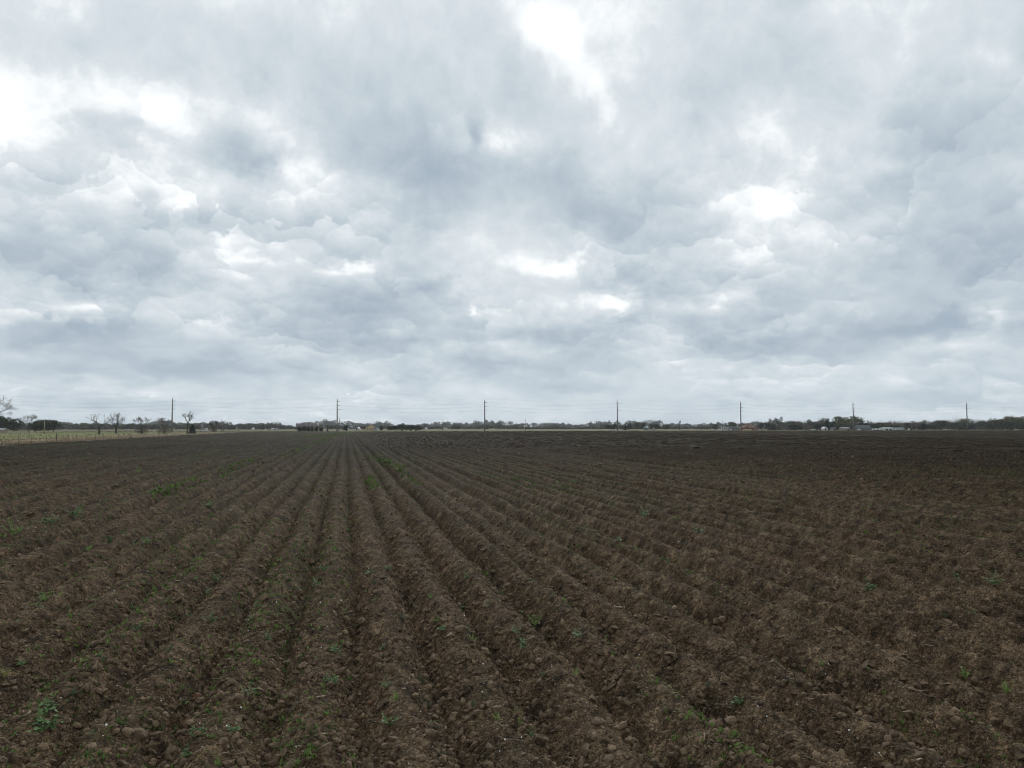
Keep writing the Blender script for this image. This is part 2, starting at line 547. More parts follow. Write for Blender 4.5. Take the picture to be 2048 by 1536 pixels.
def mat_soil():
    m, n, b = material('soil')
    p = position(n)
    x, y, z = n.sep(p)
    big = n.noise(p, 0.5, 4.0, 0.6)
    mid = n.noise(p, 3.3, 5.0, 0.65)
    fine = n.noise(p, 26.0, 4.0, 0.7)
    f = n.m('ADD', n.m('ADD', n.m('MULTIPLY', big, 0.16), n.m('MULTIPLY', mid, 0.46)), n.m('MULTIPLY', fine, 0.38))
    col = n.ramp(f, [(0.38, (0.014, 0.0093, 0.0056)), (0.47, (0.056, 0.0375, 0.0218)), (0.54, (0.106, 0.0722, 0.0425)), (0.64, (0.20, 0.141, 0.087))])
    # crumbs, lumps and clods of different dryness, each its own shade
    lumps = []
    for sc_, lo_, hi_ in ((60.0, 0.55, 1.5), (17.0, 0.70, 1.30), (3.1, 0.84, 1.16)):
        vc = n.t.nodes.new('ShaderNodeTexVoronoi')
        n._in(vc, 'Vector', n.v('ADD', p, n.v('SCALE', n.noise(p, sc_ * 1.3, 2.0, 0.6, color=True), s=(0.06 if sc_ > 50 else 0.2) / sc_)))
        vc.inputs['Scale'].default_value = sc_
        lumps.append(vc.outputs['Distance'])
        tone = n.m('MULTIPLY_ADD', n.m('POWER', n.sep(vc.outputs['Color'])[0], 1.3), hi_ - lo_, lo_)
        col = n.v('SCALE', col, s=tone)
    # painted light: soil colour brightened around the near rows, darkened over the far field
    lit_dist = n.m('ADD', n.v('LENGTH', n.v('MULTIPLY', n.v('SUBTRACT', p, (-0.5, 5.0, 0.0)), (1.0, 0.85, 0.0))), n.m('MULTIPLY', n.m('SUBTRACT', n.noise(p, 0.12, 4.0, 0.6), 0.5), 34.0))
    col = n.v('SCALE', col, s=n.m('MULTIPLY_ADD', n.step(lit_dist, 80.0, 0.0), 1.28, 0.60))
    # iron-stained patches
    rust = n.step(n.noise(p, 1.1, 3.0, 0.55), 0.66, 0.78)
    col = n.mix(n.m('MULTIPLY', rust, 0.22), col, (0.13, 0.062, 0.034))
    # crumbs of dry chaff and pale grit
    vo = n.t.nodes.new('ShaderNodeTexVoronoi')
    n._in(vo, 'Vector', p)
    vo.inputs['Scale'].default_value = 42.0
    grit = n.m('MULTIPLY', n.m('LESS_THAN', vo.outputs['Distance'], 0.16), n.m('GREATER_THAN', n.noise(p, 17.0, 2.0), 0.53))
    col = n.mix(n.m('MULTIPLY', grit, 0.8), col, (0.30, 0.25, 0.19))
    # thin green growth that follows the rows, patch by patch
    rowp = n.comb(n.m('MULTIPLY', x, 1.05), n.m('MULTIPLY', y, 0.035), 0.0)
    rows = n.noise(rowp, 1.0, 3.0, 0.55)
    patch = n.noise(p, 0.022, 3.0, 0.5)
    speck = n.noise(p, 5.0, 3.0, 0.7)
    g = n.m('ADD', n.m('ADD', n.m('MULTIPLY', rows, 0.8), n.m('MULTIPLY', patch, 0.7)), n.m('MULTIPLY', speck, 0.9))
    g = n.m('ADD', g, n.m('MULTIPLY', n.m('MULTIPLY', n.step(x, 12.0, -4.0), n.step(y, 18.0, 60.0)), 0.07))
    gm = n.step(g, 1.23, 1.46)
    gcol = n.mix(n.noise(p, 0.8, 2.0), (0.048, 0.066, 0.022), (0.085, 0.105, 0.036))
    col = n.mix(n.m('MULTIPLY', gm, 0.5), col, gcol)
    # the far headland, where the weeds close up
    head = n.m('MULTIPLY', n.step(y, 330.0, 425.0), n.step(n.m('ADD', n.noise(p, 0.03, 3.0), n.m('MULTIPLY', n.noise(p, 1.2, 3.0, 0.7), 0.8)), 0.75, 1.05))
    head = n.m('MULTIPLY', head, n.m('ADD', n.m('MULTIPLY', n.step(x, 190.0, -20.0), 0.55), 0.3))
    col = n.mix(head, col, (0.070, 0.098, 0.032))
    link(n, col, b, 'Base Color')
    b.inputs['Roughness'].default_value = 0.95
    b.inputs['Specular IOR Level'].default_value = 0.12
    b.inputs['Diffuse Roughness'].default_value = 1.0
    bm = n.t.nodes.new('ShaderNodeBump')
    bm.inputs['Strength'].default_value = 1.0
    bm.inputs['Distance'].default_value = 0.03
    hb = n.m('ADD', n.m('MULTIPLY', n.noise(p, 38.0, 5.0, 0.7), 0.8), n.m('MULTIPLY', n.noise(p, 12.0, 3.0, 0.6), 1.0))
    hb = n.m('MULTIPLY_ADD', lumps[0], -1.0, n.m('MULTIPLY_ADD', lumps[1], -1.1, hb))
    link(n, hb, bm, 'Height')
    link(n, bm.outputs[0], b, 'Normal')
    return m


def mat_ground(name, stops, scale, fleck=None):
    m, n, b = material(name)
    p = position(n)
    f = n.m('ADD', n.m('MULTIPLY', n.noise(p, scale, 5.0, 0.6), 0.6), n.m('MULTIPLY', n.noise(p, scale * 11, 4.0, 0.7), 0.4))
    link(n, n.ramp(f, stops), b, 'Base Color')
    b.inputs['Roughness'].default_value = 0.95
    b.inputs['Specular IOR Level'].default_value = 0.1
    return m


M = {
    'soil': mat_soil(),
    'clod': mat_leaf('clod earth', (0.030, 0.0205, 0.0125), (0.21, 0.148, 0.092), 6.0, 0.95),
    'red clod': mat_plain('rusty earth', (0.13, 0.066, 0.036), 0.95, 0.3, 9.0),
    'straw': mat_leaf('straw', (0.11, 0.08, 0.05), (0.36, 0.285, 0.19), 5.0, 0.8),
    'bleached': mat_plain('bleached stalk', (0.42, 0.34, 0.25), 0.8, 0.25, 8.0),
    'cotton': mat_plain('cotton lint', (0.72, 0.70, 0.66), 0.9, 0.1, 30.0),
    'weed dark': mat_leaf('dark weed', (0.042, 0.088, 0.026), (0.10, 0.18, 0.05), 9.0, 0.6),
    'weed bright': mat_leaf('bright weed', (0.085, 0.18, 0.03), (0.19, 0.31, 0.055), 9.0, 0.6),
    'weed pale': mat_leaf('grey green weed', (0.07, 0.10, 0.06), (0.15, 0.18, 0.10), 9.0, 0.6),
    'weed yellow': mat_leaf('yellow green weed', (0.11, 0.15, 0.03), (0.24, 0.25, 0.05), 9.0, 0.6),
    'weed mid': mat_leaf('mid weed', (0.065, 0.115, 0.026), (0.16, 0.235, 0.055), 0.6, 0.65),
    'ground': mat_ground('open ground', [(0.3, (0.085, 0.085, 0.045)), (0.7, (0.16, 0.145, 0.08))], 0.03),
    'verge': mat_ground('brown verge', [(0.3, (0.075, 0.062, 0.036)), (0.55, (0.125, 0.095, 0.058)), (0.72, (0.10, 0.115, 0.045))], 0.16),
    'tan': mat_ground('dry tan grass', [(0.3, (0.155, 0.115, 0.062)), (0.7, (0.33, 0.255, 0.15))], 0.12),
    'pasture': mat_ground('green pasture', [(0.3, (0.125, 0.13, 0.052)), (0.7, (0.21, 0.20, 0.085))], 0.05),
    'far grass': mat_ground('roadside grass', [(0.3, (0.10, 0.10, 0.05)), (0.7, (0.17, 0.155, 0.085))], 0.04),
    'headland': mat_ground('green headland', [(0.3, (0.065, 0.090, 0.030)), (0.7, (0.125, 0.145, 0.055))], 0.06),
    'road': mat_ground('pale gravel', [(0.3, (0.24, 0.215, 0.17)), (0.7, (0.36, 0.33, 0.27))], 0.3),
    'dry blade': mat_leaf('dry blades', (0.11, 0.082, 0.045), (0.27, 0.205, 0.115), 0.35, 0.8),
    'dull blade': mat_leaf('dull dry blades', (0.085, 0.078, 0.042), (0.165, 0.145, 0.08), 0.35, 0.8),
    'green blade': mat_leaf('green blades', (0.10, 0.135, 0.04), (0.20, 0.235, 0.075), 0.35, 0.7),
    'bark': mat_plain('bark', (0.06, 0.05, 0.042), 0.95, 0.3, 2.0),
    'pale bark': mat_plain('pale bark', (0.16, 0.135, 0.11), 0.95, 0.25, 2.0),
    'oak': mat_leaf('live oak leaves', (0.024, 0.034, 0.018), (0.060, 0.072, 0.036), 0.55),
    'cedar': mat_leaf('cedar leaves', (0.012, 0.022, 0.015), (0.028, 0.044, 0.026), 0.55),
    'olive': mat_leaf('olive leaves', (0.060, 0.066, 0.026), (0.130, 0.132, 0.052), 0.35),
    'grey green': mat_leaf('grey green leaves', (0.052, 0.062, 0.042), (0.110, 0.118, 0.078), 0.35),
    'twig': mat_leaf('bare twigs', (0.078, 0.066, 0.056), (0.165, 0.14, 0.118), 0.35, 0.9),
    'red twig': mat_leaf('budding red twigs', (0.085, 0.055, 0.045), (0.17, 0.105, 0.085), 0.35, 0.9),
    'concrete': mat_plain('pole concrete', (0.17, 0.168, 0.16), 0.9, 0.12, 0.6),
    'wood pole': mat_plain('weathered pole wood', (0.115, 0.095, 0.08), 0.9, 0.25, 2.0),
    'steel': mat_plain('galvanised steel', (0.20, 0.205, 0.21), 0.55, 0.15, 4.0, 0.3),
    'insulator': mat_plain('grey insulator', (0.16, 0.16, 0.165), 0.5, 0.1, 4.0),
    'wire': mat_plain('aluminium wire', (0.12, 0.125, 0.13), 0.6, 0.1, 1.0),
    'white': mat_plain('white paint', (0.52, 0.525, 0.52), 0.5, 0.05, 0.6),
    'white wall': mat_plain('white siding', (0.52, 0.53, 0.52), 0.75, 0.08, 0.5),
    'tan wall': mat_plain('tan brick', (0.50, 0.36, 0.21), 0.9, 0.12, 2.5),
    'red brick': mat_plain('red brick', (0.22, 0.125, 0.088), 0.9, 0.2, 2.5),
    'red roof': mat_plain('rust brown shingles', (0.165, 0.10, 0.075), 0.95, 0.2, 1.5),
    'dark roof': mat_plain('slate grey shingles', (0.075, 0.088, 0.090), 0.9, 0.2, 1.5),
    'grey roof': mat_plain('grey metal roof', (0.33, 0.36, 0.37), 0.6, 0.1, 0.5),
    'grey wall': mat_plain('grey siding', (0.24, 0.26, 0.26), 0.8, 0.1, 0.5),
    'glass': mat_plain('dark window glass', (0.025, 0.03, 0.035), 0.12, 0.1, 1.0),
    'dark': mat_plain('dark opening', (0.02, 0.02, 0.02), 0.9, 0.1, 1.0),
    'rubber': mat_plain('tyre rubber', (0.025, 0.025, 0.026), 0.85, 0.1, 6.0),
    'lamp': mat_plain('lamp lens', (0.5, 0.12, 0.08), 0.3, 0.1, 6.0),
    'yellow': mat_plain('yellow sign paint', (0.62, 0.58, 0.22), 0.6, 0.1, 1.0),
    'plank': mat_plain('weathered plank', (0.30, 0.25, 0.18), 0.9, 0.2, 3.0),
}

# ---------------------------------------------------------------- ground, road, strips of grass
def sheet(name, x0, x1, y0, y1, z, mat, nx=1, ny=1):
    xs, ys = np.linspace(x0, x1, nx + 1), np.linspace(y0, y1, ny + 1)
    gx, gy = np.meshgrid(xs, ys)
    v = np.stack([gx.ravel(), gy.ravel(), np.full(gx.size, z)], 1)
    i = np.arange((nx + 1) * (ny + 1)).reshape(ny + 1, nx + 1)
    f = np.stack([i[:-1, :-1].ravel(), i[:-1, 1:].ravel(), i[1:, 1:].ravel(), i[1:, :-1].ravel()], 1)
    return tag(mesh_obj(name, v, f, mat), kind='structure')


FIELD_X0, FIELD_X1, FIELD_Y1 = -47.8, 640.0, 424.0
sheet('ground', -7000, 7000, -7000, 7000, -0.34, M['ground'], 8, 8)
sheet('verge', -65, FIELD_X0 + 0.4, -40, FIELD_Y1, -0.110, M['verge'])
sheet('dry_grass_strip', -79, -65, -40, FIELD_Y1, -0.106, M['tan'])
sheet('pasture', -150, -79, -40, FIELD_Y1, -0.110, M['pasture'])
sheet('far_pasture', -7000, -150, -40, FIELD_Y1, -0.106, M['ground'])
sheet('far_plain', -7000, 7000, 620, 7000, -0.106, M['ground'])
sheet('far_fields', 640.4, 7000, -40, FIELD_Y1, -0.106, M['ground'])
sheet('headland', -7000, 7000, FIELD_Y1 - 2, 441, -0.106, M['headland'])
sheet('road', -600, 1100, 446, 452, -0.098, M['road'])
sheet('roadside', -7000, 7000, 441, 620, -0.104, M['far grass'])


def build_field():
    # near the camera: a fine fan of soil, each step a little longer than the last
    na = 1020
    a = np.linspace(-R(41.5), R(41.5), na) + YAW
    rr, r = [], 3.6
    while r < 100.0:
        rr.append(r)
        r += 0.0052 * r
    r = np.array(rr)
    nr = len(r)
    rg, ag = np.meshgrid(r, a, indexing='ij')
    x, y = rg * np.sin(ag), rg * np.cos(ag)
    z = soil_height(x, y)
    v1 = np.stack([x.ravel(), y.ravel(), z.ravel()], 1)
    i = np.arange(nr * na).reshape(nr, na)
    f1 = np.stack([i[:-1, :-1].ravel(), i[1:, :-1].ravel(), i[1:, 1:].ravel(), i[:-1, 1:].ravel()], 1)
    keep = x.ravel()[f1].max(1) > FIELD_X0
    f1 = f1[keep]
    # the rest: strips along the rows
    q = ROW / 4
    xs = [-ROW0 - round((-ROW0 - FIELD_X0) / ROW) * ROW]
    while xs[-1] < 150 or (len(xs) - 1) % 4:
        xs.append(xs[-1] + q)
    while xs[-1] < FIELD_X1:
        xs.append(xs[-1] + 2 * q)
    ys, yy = [-6.0], -6.0
    while ys[-1] < FIELD_Y1:
        ys.append(ys[-1] + max(1.5, 0.015 * ys[-1]))
    ys[-1] = FIELD_Y1
    gx, gy = np.meshgrid(np.array(xs), np.array(ys))
    jx = gx + (vnoise(gx * 0.7, gy * 1.3, 77) - 0.5) * 0.12
    jy = gy + (vnoise(gx * 1.9, gy * 2.3, 78) - 0.5) * 0.9
    z = soil_height(jx, jy, False)
    v2 = np.stack([jx.ravel(), jy.ravel(), z.ravel()], 1)
    i = np.arange(gx.size).reshape(gx.shape)
    f2 = np.stack([i[:-1, :-1].ravel(), i[:-1, 1:].ravel(), i[1:, 1:].ravel(), i[1:, :-1].ravel()], 1)
    c = v2[f2].mean(1)
    rad = np.hypot(c[:, 0], c[:, 1])
    ang = np.arctan2(c[:, 0], c[:, 1]) - YAW
    f2 = f2[~((rad < 99.0) & (rad > 5.0) & (np.abs(ang) < R(41.0)))]
    v = np.concatenate([v1, v2])
    f = np.concatenate([f1, f2 + len(v1)])
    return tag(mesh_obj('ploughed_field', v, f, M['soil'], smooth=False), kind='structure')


build_field()

# ---------------------------------------------------------------- loose things on the soil
t_ = (1 + 5 ** 0.5) / 2
ICO_V = np.array([(-1, t_, 0), (1, t_, 0), (-1, -t_, 0), (1, -t_, 0), (0, -1, t_), (0, 1, t_), (0, -1, -t_), (0, 1, -t_), (t_, 0, -1), (t_, 0, 1), (-t_, 0, -1), (-t_, 0, 1)]) / math.hypot(1, t_)
ICO_F = np.array([(0, 11, 5), (0, 5, 1), (0, 1, 7), (0, 7, 10), (0, 10, 11), (1, 5, 9), (5, 11, 4), (11, 10, 2), (10, 7, 6), (7, 1, 8), (3, 9, 4), (3, 4, 2), (3, 2, 6), (3, 6, 8), (3, 8, 9), (4, 9, 5), (2, 4, 11), (6, 2, 10), (8, 6, 7), (9, 8, 1)])


def rot_rand(n, g, flat=False):
    """n random rotations (n,3,3); flat keeps the local z roughly up"""
    a = g.random(n) * 2 * np.pi
    ca, sa = np.cos(a), np.sin(a)
    rz = np.zeros((n, 3, 3))
    rz[:, 0, 0], rz[:, 0, 1], rz[:, 1, 0], rz[:, 1, 1], rz[:, 2, 2] = ca, -sa, sa, ca, 1
    b = (g.normal(size=n) * 0.35) if flat else g.random(n) * 2 * np.pi
    cb, sb = np.cos(b), np.sin(b)
    rx = np.zeros((n, 3, 3))
    rx[:, 0, 0], rx[:, 1, 1], rx[:, 1, 2], rx[:, 2, 1], rx[:, 2, 2] = 1, cb, -sb, sb, cb
    return rz @ rx


def fan_points(n, r0, r1, g, half=R(39)):
    """places spread so that the view sees them about evenly"""
    u = g.random(n)
    r = 1.0 / (1 / r0 + u * (1 / r1 - 1 / r0))
    a = (g.random(n) * 2 - 1) * half + YAW
    x, y = r * np.sin(a), r * np.cos(a)
    ok = x > FIELD_X0 + 0.5
    return x[ok], y[ok], r[ok]


def scatter(name, base_v, base_f, x, y, size, g, mat, sink=0.2, jitter=0.25, flat=False, label=None, smooth=False):
    n = len(x)
    z = soil_height(x, y)
    v = np.repeat(base_v[None], n, 0)
    v = v * (1 + (g.random((n, len(base_v), 1)) - 0.5) * 2 * jitter)
    v = v * size[:, None, :]
    v = np.einsum('nij,nkj->nki', rot_rand(n, g, flat), v)
    v[:, :, 0] += x[:, None]
    v[:, :, 1] += y[:, None]
    v[:, :, 2] += (z + size.min(1) * (1 - 2 * sink) * 0.5)[:, None]
    f = (base_f[None] + (np.arange(n) * len(base_v))[:, None, None]).reshape(-1, base_f.shape[1])
    return tag(mesh_obj(name, v.reshape(-1, 3), f, mat, smooth=smooth), label, kind='stuff')


OCT_V = np.array([(1, 0, 0), (-1, 0, 0), (0, 1, 0), (0, -1, 0), (0, 0, 1), (0, 0, -1)], float)
OCT_F = np.array([(0, 2, 4), (2, 1, 4), (1, 3, 4), (3, 0, 4), (2, 0, 5), (1, 2, 5), (3, 1, 5), (0, 3, 5)])
g = np.random.default_rng(3)
for nn, r0, r1, med, bv, bf, lab in ((24000, 5.5, 24.0, 0.0155, ICO_V, ICO_F, 'loose brown clods of broken earth near the camera'), (36000, 8.0, 85.0, 0.011, OCT_V, OCT_F, 'small crumbs of brown earth all over the field')):
    x, y, r = fan_points(nn, r0, r1, g)
    fur, tt = furrow(x, y)
    ok = g.random(len(x)) < (0.22 + 0.78 * (1 - tt) ** 0.7 + 0.05 * rough_right(x))
    x, y, r = x[ok], y[ok], r[ok]
    s = np.clip(med * np.exp(g.normal(size=len(x)) * 0.62), 0.005, 0.046) * (0.85 + r * (0.02 if r1 < 30 else 0.045))
    size = s[:, None] * (1 + (g.random((len(x), 3)) - 0.5) * 1.0)
    scatter('soil_clods', bv, bf, x, y, size, g, M['clod'], 0.08, 0.30, label=lab)

STRAW_V = np.array([(-1, 0.5, 0), (-1, -0.5, 0), (-1, 0, 0.8), (0.1, 0.6, 0.1), (0.1, -0.5, 0.1), (0.1, 0, 0.9), (1, 0.4, 0), (1, -0.4, 0), (1, 0, 0.6)])
STRAW_F = np.array([(0, 3, 4, 1), (1, 4, 5, 2), (2, 5, 3, 0), (3, 6, 7, 4), (4, 7, 8, 5), (5, 8, 6, 3)])
x, y, r = fan_points(5500, 5.5, 90.0, g)
k = g.random(len(x))
ln = np.where(k < 0.93, 0.008 + 0.02 * g.random(len(x)), 0.035 + 0.05 * g.random(len(x))) * (1 + 0.032 * r)
wd = (0.0022 + 0.0028 * g.random(len(x))) * (1 + 0.075 * r)
scatter('crop_residue', STRAW_V, STRAW_F, x, y, np.stack([ln, wd, wd], 1), g, M['straw'], -0.6, 0.15, True, 'chopped straw and dry stalk bits littering the ridges')

x, y, r = fan_points(520, 5.5, 80.0, g)
s = (0.0035 + 0.006 * g.random(len(x)) ** 2) * (1 + 0.026 * r)
scatter('cotton_lint', ICO_V, ICO_F, x, y, np.stack([s * 1.3, s, s], 1), g, M['cotton'], 0.0, 0.35, label='white flecks of cotton lint caught on the soil')


def tufts(x, y, hgt, spread, leaves, g, name, mat, label, zf=None, width=0.35):
    """small plants: leaves as bent triangles rising from one foot"""
    n = len(x)
    z = soil_height(x, y) if zf is None else zf(x, y)
    a = g.random((n, leaves)) * 2 * np.pi
    out = (0.25 + 0.75 * g.random((n, leaves))) * spread[:, None]
    top = (0.35 + 0.75 * g.random((n, leaves))) * hgt[:, None]
    dxx, dyy = np.cos(a), np.sin(a)
    w = width * spread[:, None] * (0.5 + g.random((n, leaves)))
    bx = x[:, None] + dxx * out * 0.25
    by = y[:, None] + dyy * out * 0.25
    z0 = z[:, None] - 0.01
    v = np.zeros((n, leaves, 4, 3))
    v[:, :, 0] = np.stack([bx - dyy * w * 0.2, by + dxx * w * 0.2, z0 + top * 0.0], -1)
    v[:, :, 1] = np.stack([x[:, None] + dxx * out * 0.7 - dyy * w * 0.5, y[:, None] + dyy * out * 0.7 + dxx * w * 0.5, z0 + top * 0.8], -1)
    v[:, :, 2] = np.stack([x[:, None] + dxx * out, y[:, None] + dyy * out, z0 + top], -1)
    v[:, :, 3] = np.stack([x[:, None] + dxx * out * 0.7 + dyy * w * 0.5, y[:, None] + dyy * out * 0.7 - dxx * w * 0.5, z0 + top * 0.7], -1)
    f = np.arange(n * leaves * 4).reshape(-1, 4)
    return tag(mesh_obj(name, v.reshape(-1, 3), f, mat), label, kind='stuff')


# seedlings and low weeds between the ridges, thicker in some rows than in others
x, y, r = fan_points(30000, 6.0, 230.0, g)
_, tt = furrow(x, y)
rowk = np.round((x + ROW0) / ROW)
dens = fbm(x * 0.9 + 7, y * 0.05, 131, 3) * 0.9 + fbm(x * 0.06, y * 0.03, 141, 2) * 0.5 + 0.22 * sstep(0.0, 1.0, vnoise(rowk * 3.7, y * 0.03, 151))
dens = dens + 0.10 * sstep(4, -8, x) - 0.04 * rough_right(x)
ok = dens + 0.35 * g.random(len(x)) > 1.33 - 0.43 * sstep(8, 26, r) - 0.05 * sstep(6, -2, x)
far = (r > 45) & (g.random(len(x)) < 0.55)
x, y, r = x[ok], y[ok], r[ok]
sp = (0.022 + 0.03 * g.random(len(x))) * (1 + 0.026 * r)
tufts(x, y, sp * (0.6 + 0.7 * g.random(len(x))), sp, 6, g, 'seedlings', M['weed mid'], 'low green seedlings scattered thinly along the ridges')


def strip_weeds(pxa, pya, pxb, pyb, wid, n, seed, label, mat='weed bright', hs=1.0):
    """a patch of weeds that has closed up along one stretch of a row"""
    g_ = np.random.default_rng(seed)
    xa, ya = ground_at(pxa, pya)
    xb, yb = ground_at(pxb, pyb)
    t = g_.random(n)
    x_ = xa + (xb - xa) * t + g_.normal(size=n) * wid
    y_ = ya + (yb - ya) * t + g_.normal(size=n) * wid
    keep_ = fbm(x_ * 1.1, y_ * 0.7, seed, 2) + 0.3 * g_.random(n) > 0.58
    x_, y_ = x_[keep_], y_[keep_]
    s_ = (0.07 + 0.10 * g_.random(len(x_))) * hs
    tufts(x_, y_, s_ * 1.1, s_, 7, g_, 'weed_patch', M[mat], label)


strip_weeds(775, 926, 838, 984, 0.22, 240, 5, 'bright green weeds filling the row that runs toward the tan house', 'weed mid', 1.0)
strip_weeds(418, 972, 505, 928, 0.24, 260, 6, 'bright green weeds filling the row left of the straight central ridges', 'weed mid', 0.9)
strip_weeds(560, 922, 668, 872, 0.5, 600, 7, 'long thin green weeds along the row running out to the headland', 'weed mid', 1.2)
strip_weeds(600, 880, 690, 866, 3.0, 900, 8, 'green weeds closing over the far end of the rows', 'weed mid', 2.0)
strip_weeds(300, 1015, 400, 975, 0.3, 90, 12, 'patchy green weeds in the row beyond the dark left ridges', 'weed mid', 1.2)
strip_weeds(745, 915, 800, 945, 0.4, 200, 9, 'sparse green weeds in the second row right of the central ridges', 'weed mid', 1.2)
strip_weeds(738, 958, 748, 985, 0.12, 90, 10, 'thin line of green weeds on the central ridge', 'weed mid', 0.9)
strip_weeds(1030, 960, 1160, 985, 0.8, 120, 13, 'faint green weeds across the rough middle of the field', 'weed mid', 1.1)

# the weeds one can pick out singly
ORD = ['', 'first', 'second', 'third', 'fourth', 'fifth', 'sixth', 'seventh', 'eighth', 'ninth', 'tenth', 'eleventh', 'twelfth', 'thirteenth', 'fourteenth', 'fifteenth', 'sixteenth', 'seventeenth', 'eighteenth', 'nineteenth', 'twentieth']
ORD += ['twenty-' + q for q in ORD[1:10]]
#        x     y    width(px)  look: d dark rosette, b bright feathery, p pale grassy, y yellowish
WEEDS = [
    (90, 1202, 26, 'b'), (113, 1197, 22, 'b'), (120, 1228, 30, 'd'), (73, 1221, 24, 'd'), (10, 1215, 26, 'd'), (335, 1206, 18, 'y'), (420, 1187, 20, 'd'),
    (437, 1165, 20, 'd'), (516, 1216, 20, 'd'), (379, 1237, 16, 'd'), (420, 1245, 26, 'd'), (273, 1262, 24, 'p'), (337, 1303, 22, 'p'), (504, 1242, 20, 'd'),
    (538, 1278, 18, 'd'), (637, 1173, 22, 'd'), (648, 1139, 18, 'd'), (10, 1355, 24, 'y'), (44, 1331, 14, 'd'), (103, 1420, 34, 'd'), (89, 1457, 46, 'd'),
    (191, 1469, 20, 'd'), (502, 1396, 38, 'd'), (492, 1420, 22, 'y'), (465, 1464, 28, 'd'), (395, 1471, 28, 'd'), (372, 1512, 24, 'd'), (143, 1392, 26, 'p'),
    (198, 1324, 24, 'p'), (665, 1365, 24, 'd'), (670, 1297, 16, 'b'), (741, 1149, 22, 'd'), (748, 1171, 18, 'p'), (749, 1202, 12, 'b'), (776, 1142, 20, 'd'),
    (971, 1152, 24, 'b'), (984, 1168, 18, 'd'), (1007, 1193, 22, 'd'), (1028, 1215, 18, 'p'), (935, 1158, 20, 'd'), (918, 1221, 24, 'd'), (861, 1197, 14, 'b'),
    (893, 1184, 18, 'p'), (874, 1244, 16, 'b'), (884, 1260, 20, 'd'), (805, 1241, 26, 'p'), (932, 1262, 14, 'd'), (946, 1285, 24, 'b'), (1063, 1181, 26, 'd'),
    (1051, 1236, 24, 'd'), (1069, 1254, 36, 'b'), (1032, 1266, 22, 'd'), (1048, 1296, 26, 'd'), (976, 1212, 18, 'd'), (670, 1303, 22, 'd'), (767, 1299, 18, 'd'),
    (761, 1318, 14, 'd'), (817, 1313, 14, 'y'), (661, 1366, 22, 'd'), (771, 1373, 22, 'd'), (792, 1400, 24, 'b'), (842, 1367, 26, 'p'), (855, 1417, 26, 'p'),
    (779, 1452, 30, 'd'), (864, 1458, 28, 'd'), (704, 1523, 20, 'b'), (886, 1520, 26, 'p'), (994, 1442, 22, 'b'), (1032, 1430, 22, 'b'), (1039, 1451, 22, 'y'),
    (1060, 1476, 26, 'd'), (1148, 1353, 22, 'b'), (1154, 1274, 24, 'd'), (1127, 1329, 16, 'p'), (1114, 1225, 18, 'd'), (1085, 1353, 18, 'p'), (946, 1414, 26, 'p'),
    (1876, 1327, 32, 'b'), (1929, 1355, 22, 'b'), (1968, 1368, 28, 'd'), (2014, 1384, 24, 'b'), (1743, 1180, 26, 'd'), (1654, 1187, 18, 'y'), (1941, 1237, 26, 'd'),
    (1644, 1331, 14, 'b'), (1493, 1223, 16, 'b'), (1606, 1221, 14, 'd'), (1779, 1233, 12, 'b'), (1891, 1235, 14, 'p'), (1908, 1167, 24, 'd'), (1987, 1167, 28, 'd'),
    (1478, 1409, 26, 'd'), (1416, 1375, 16, 'p'), (1751, 1343, 20, 'p'), (1297, 1518, 20, 'b'), (277, 945, 16, 'b'), (27, 1070, 34, 'b'), (151, 1031, 28, 'd'),
    (98, 1048, 30, 'd'), (178, 1103, 22, 'b'), (284, 1098, 28, 'd'), (220, 1087, 24, 'p'), (412, 1018, 26, 'd'), (1393, 1070, 30, 'd'), (1287, 1032, 26, 'd'),
    (1353, 1049, 24, 'b'), (1227, 1112, 20, 'd'), (1429, 1013, 22, 'b'), (1223, 1014, 20, 'd'), (1234, 1083, 20, 'd'), (1533, 1071, 18, 'b'), (1495, 1065, 20, 'p'),
]
LOOK = {'d': ('dark green leafy', 'weed dark'), 'b': ('bright green feathery', 'weed bright'), 'p': ('grey green grassy', 'weed pale'), 'y': ('yellow green', 'weed yellow')}


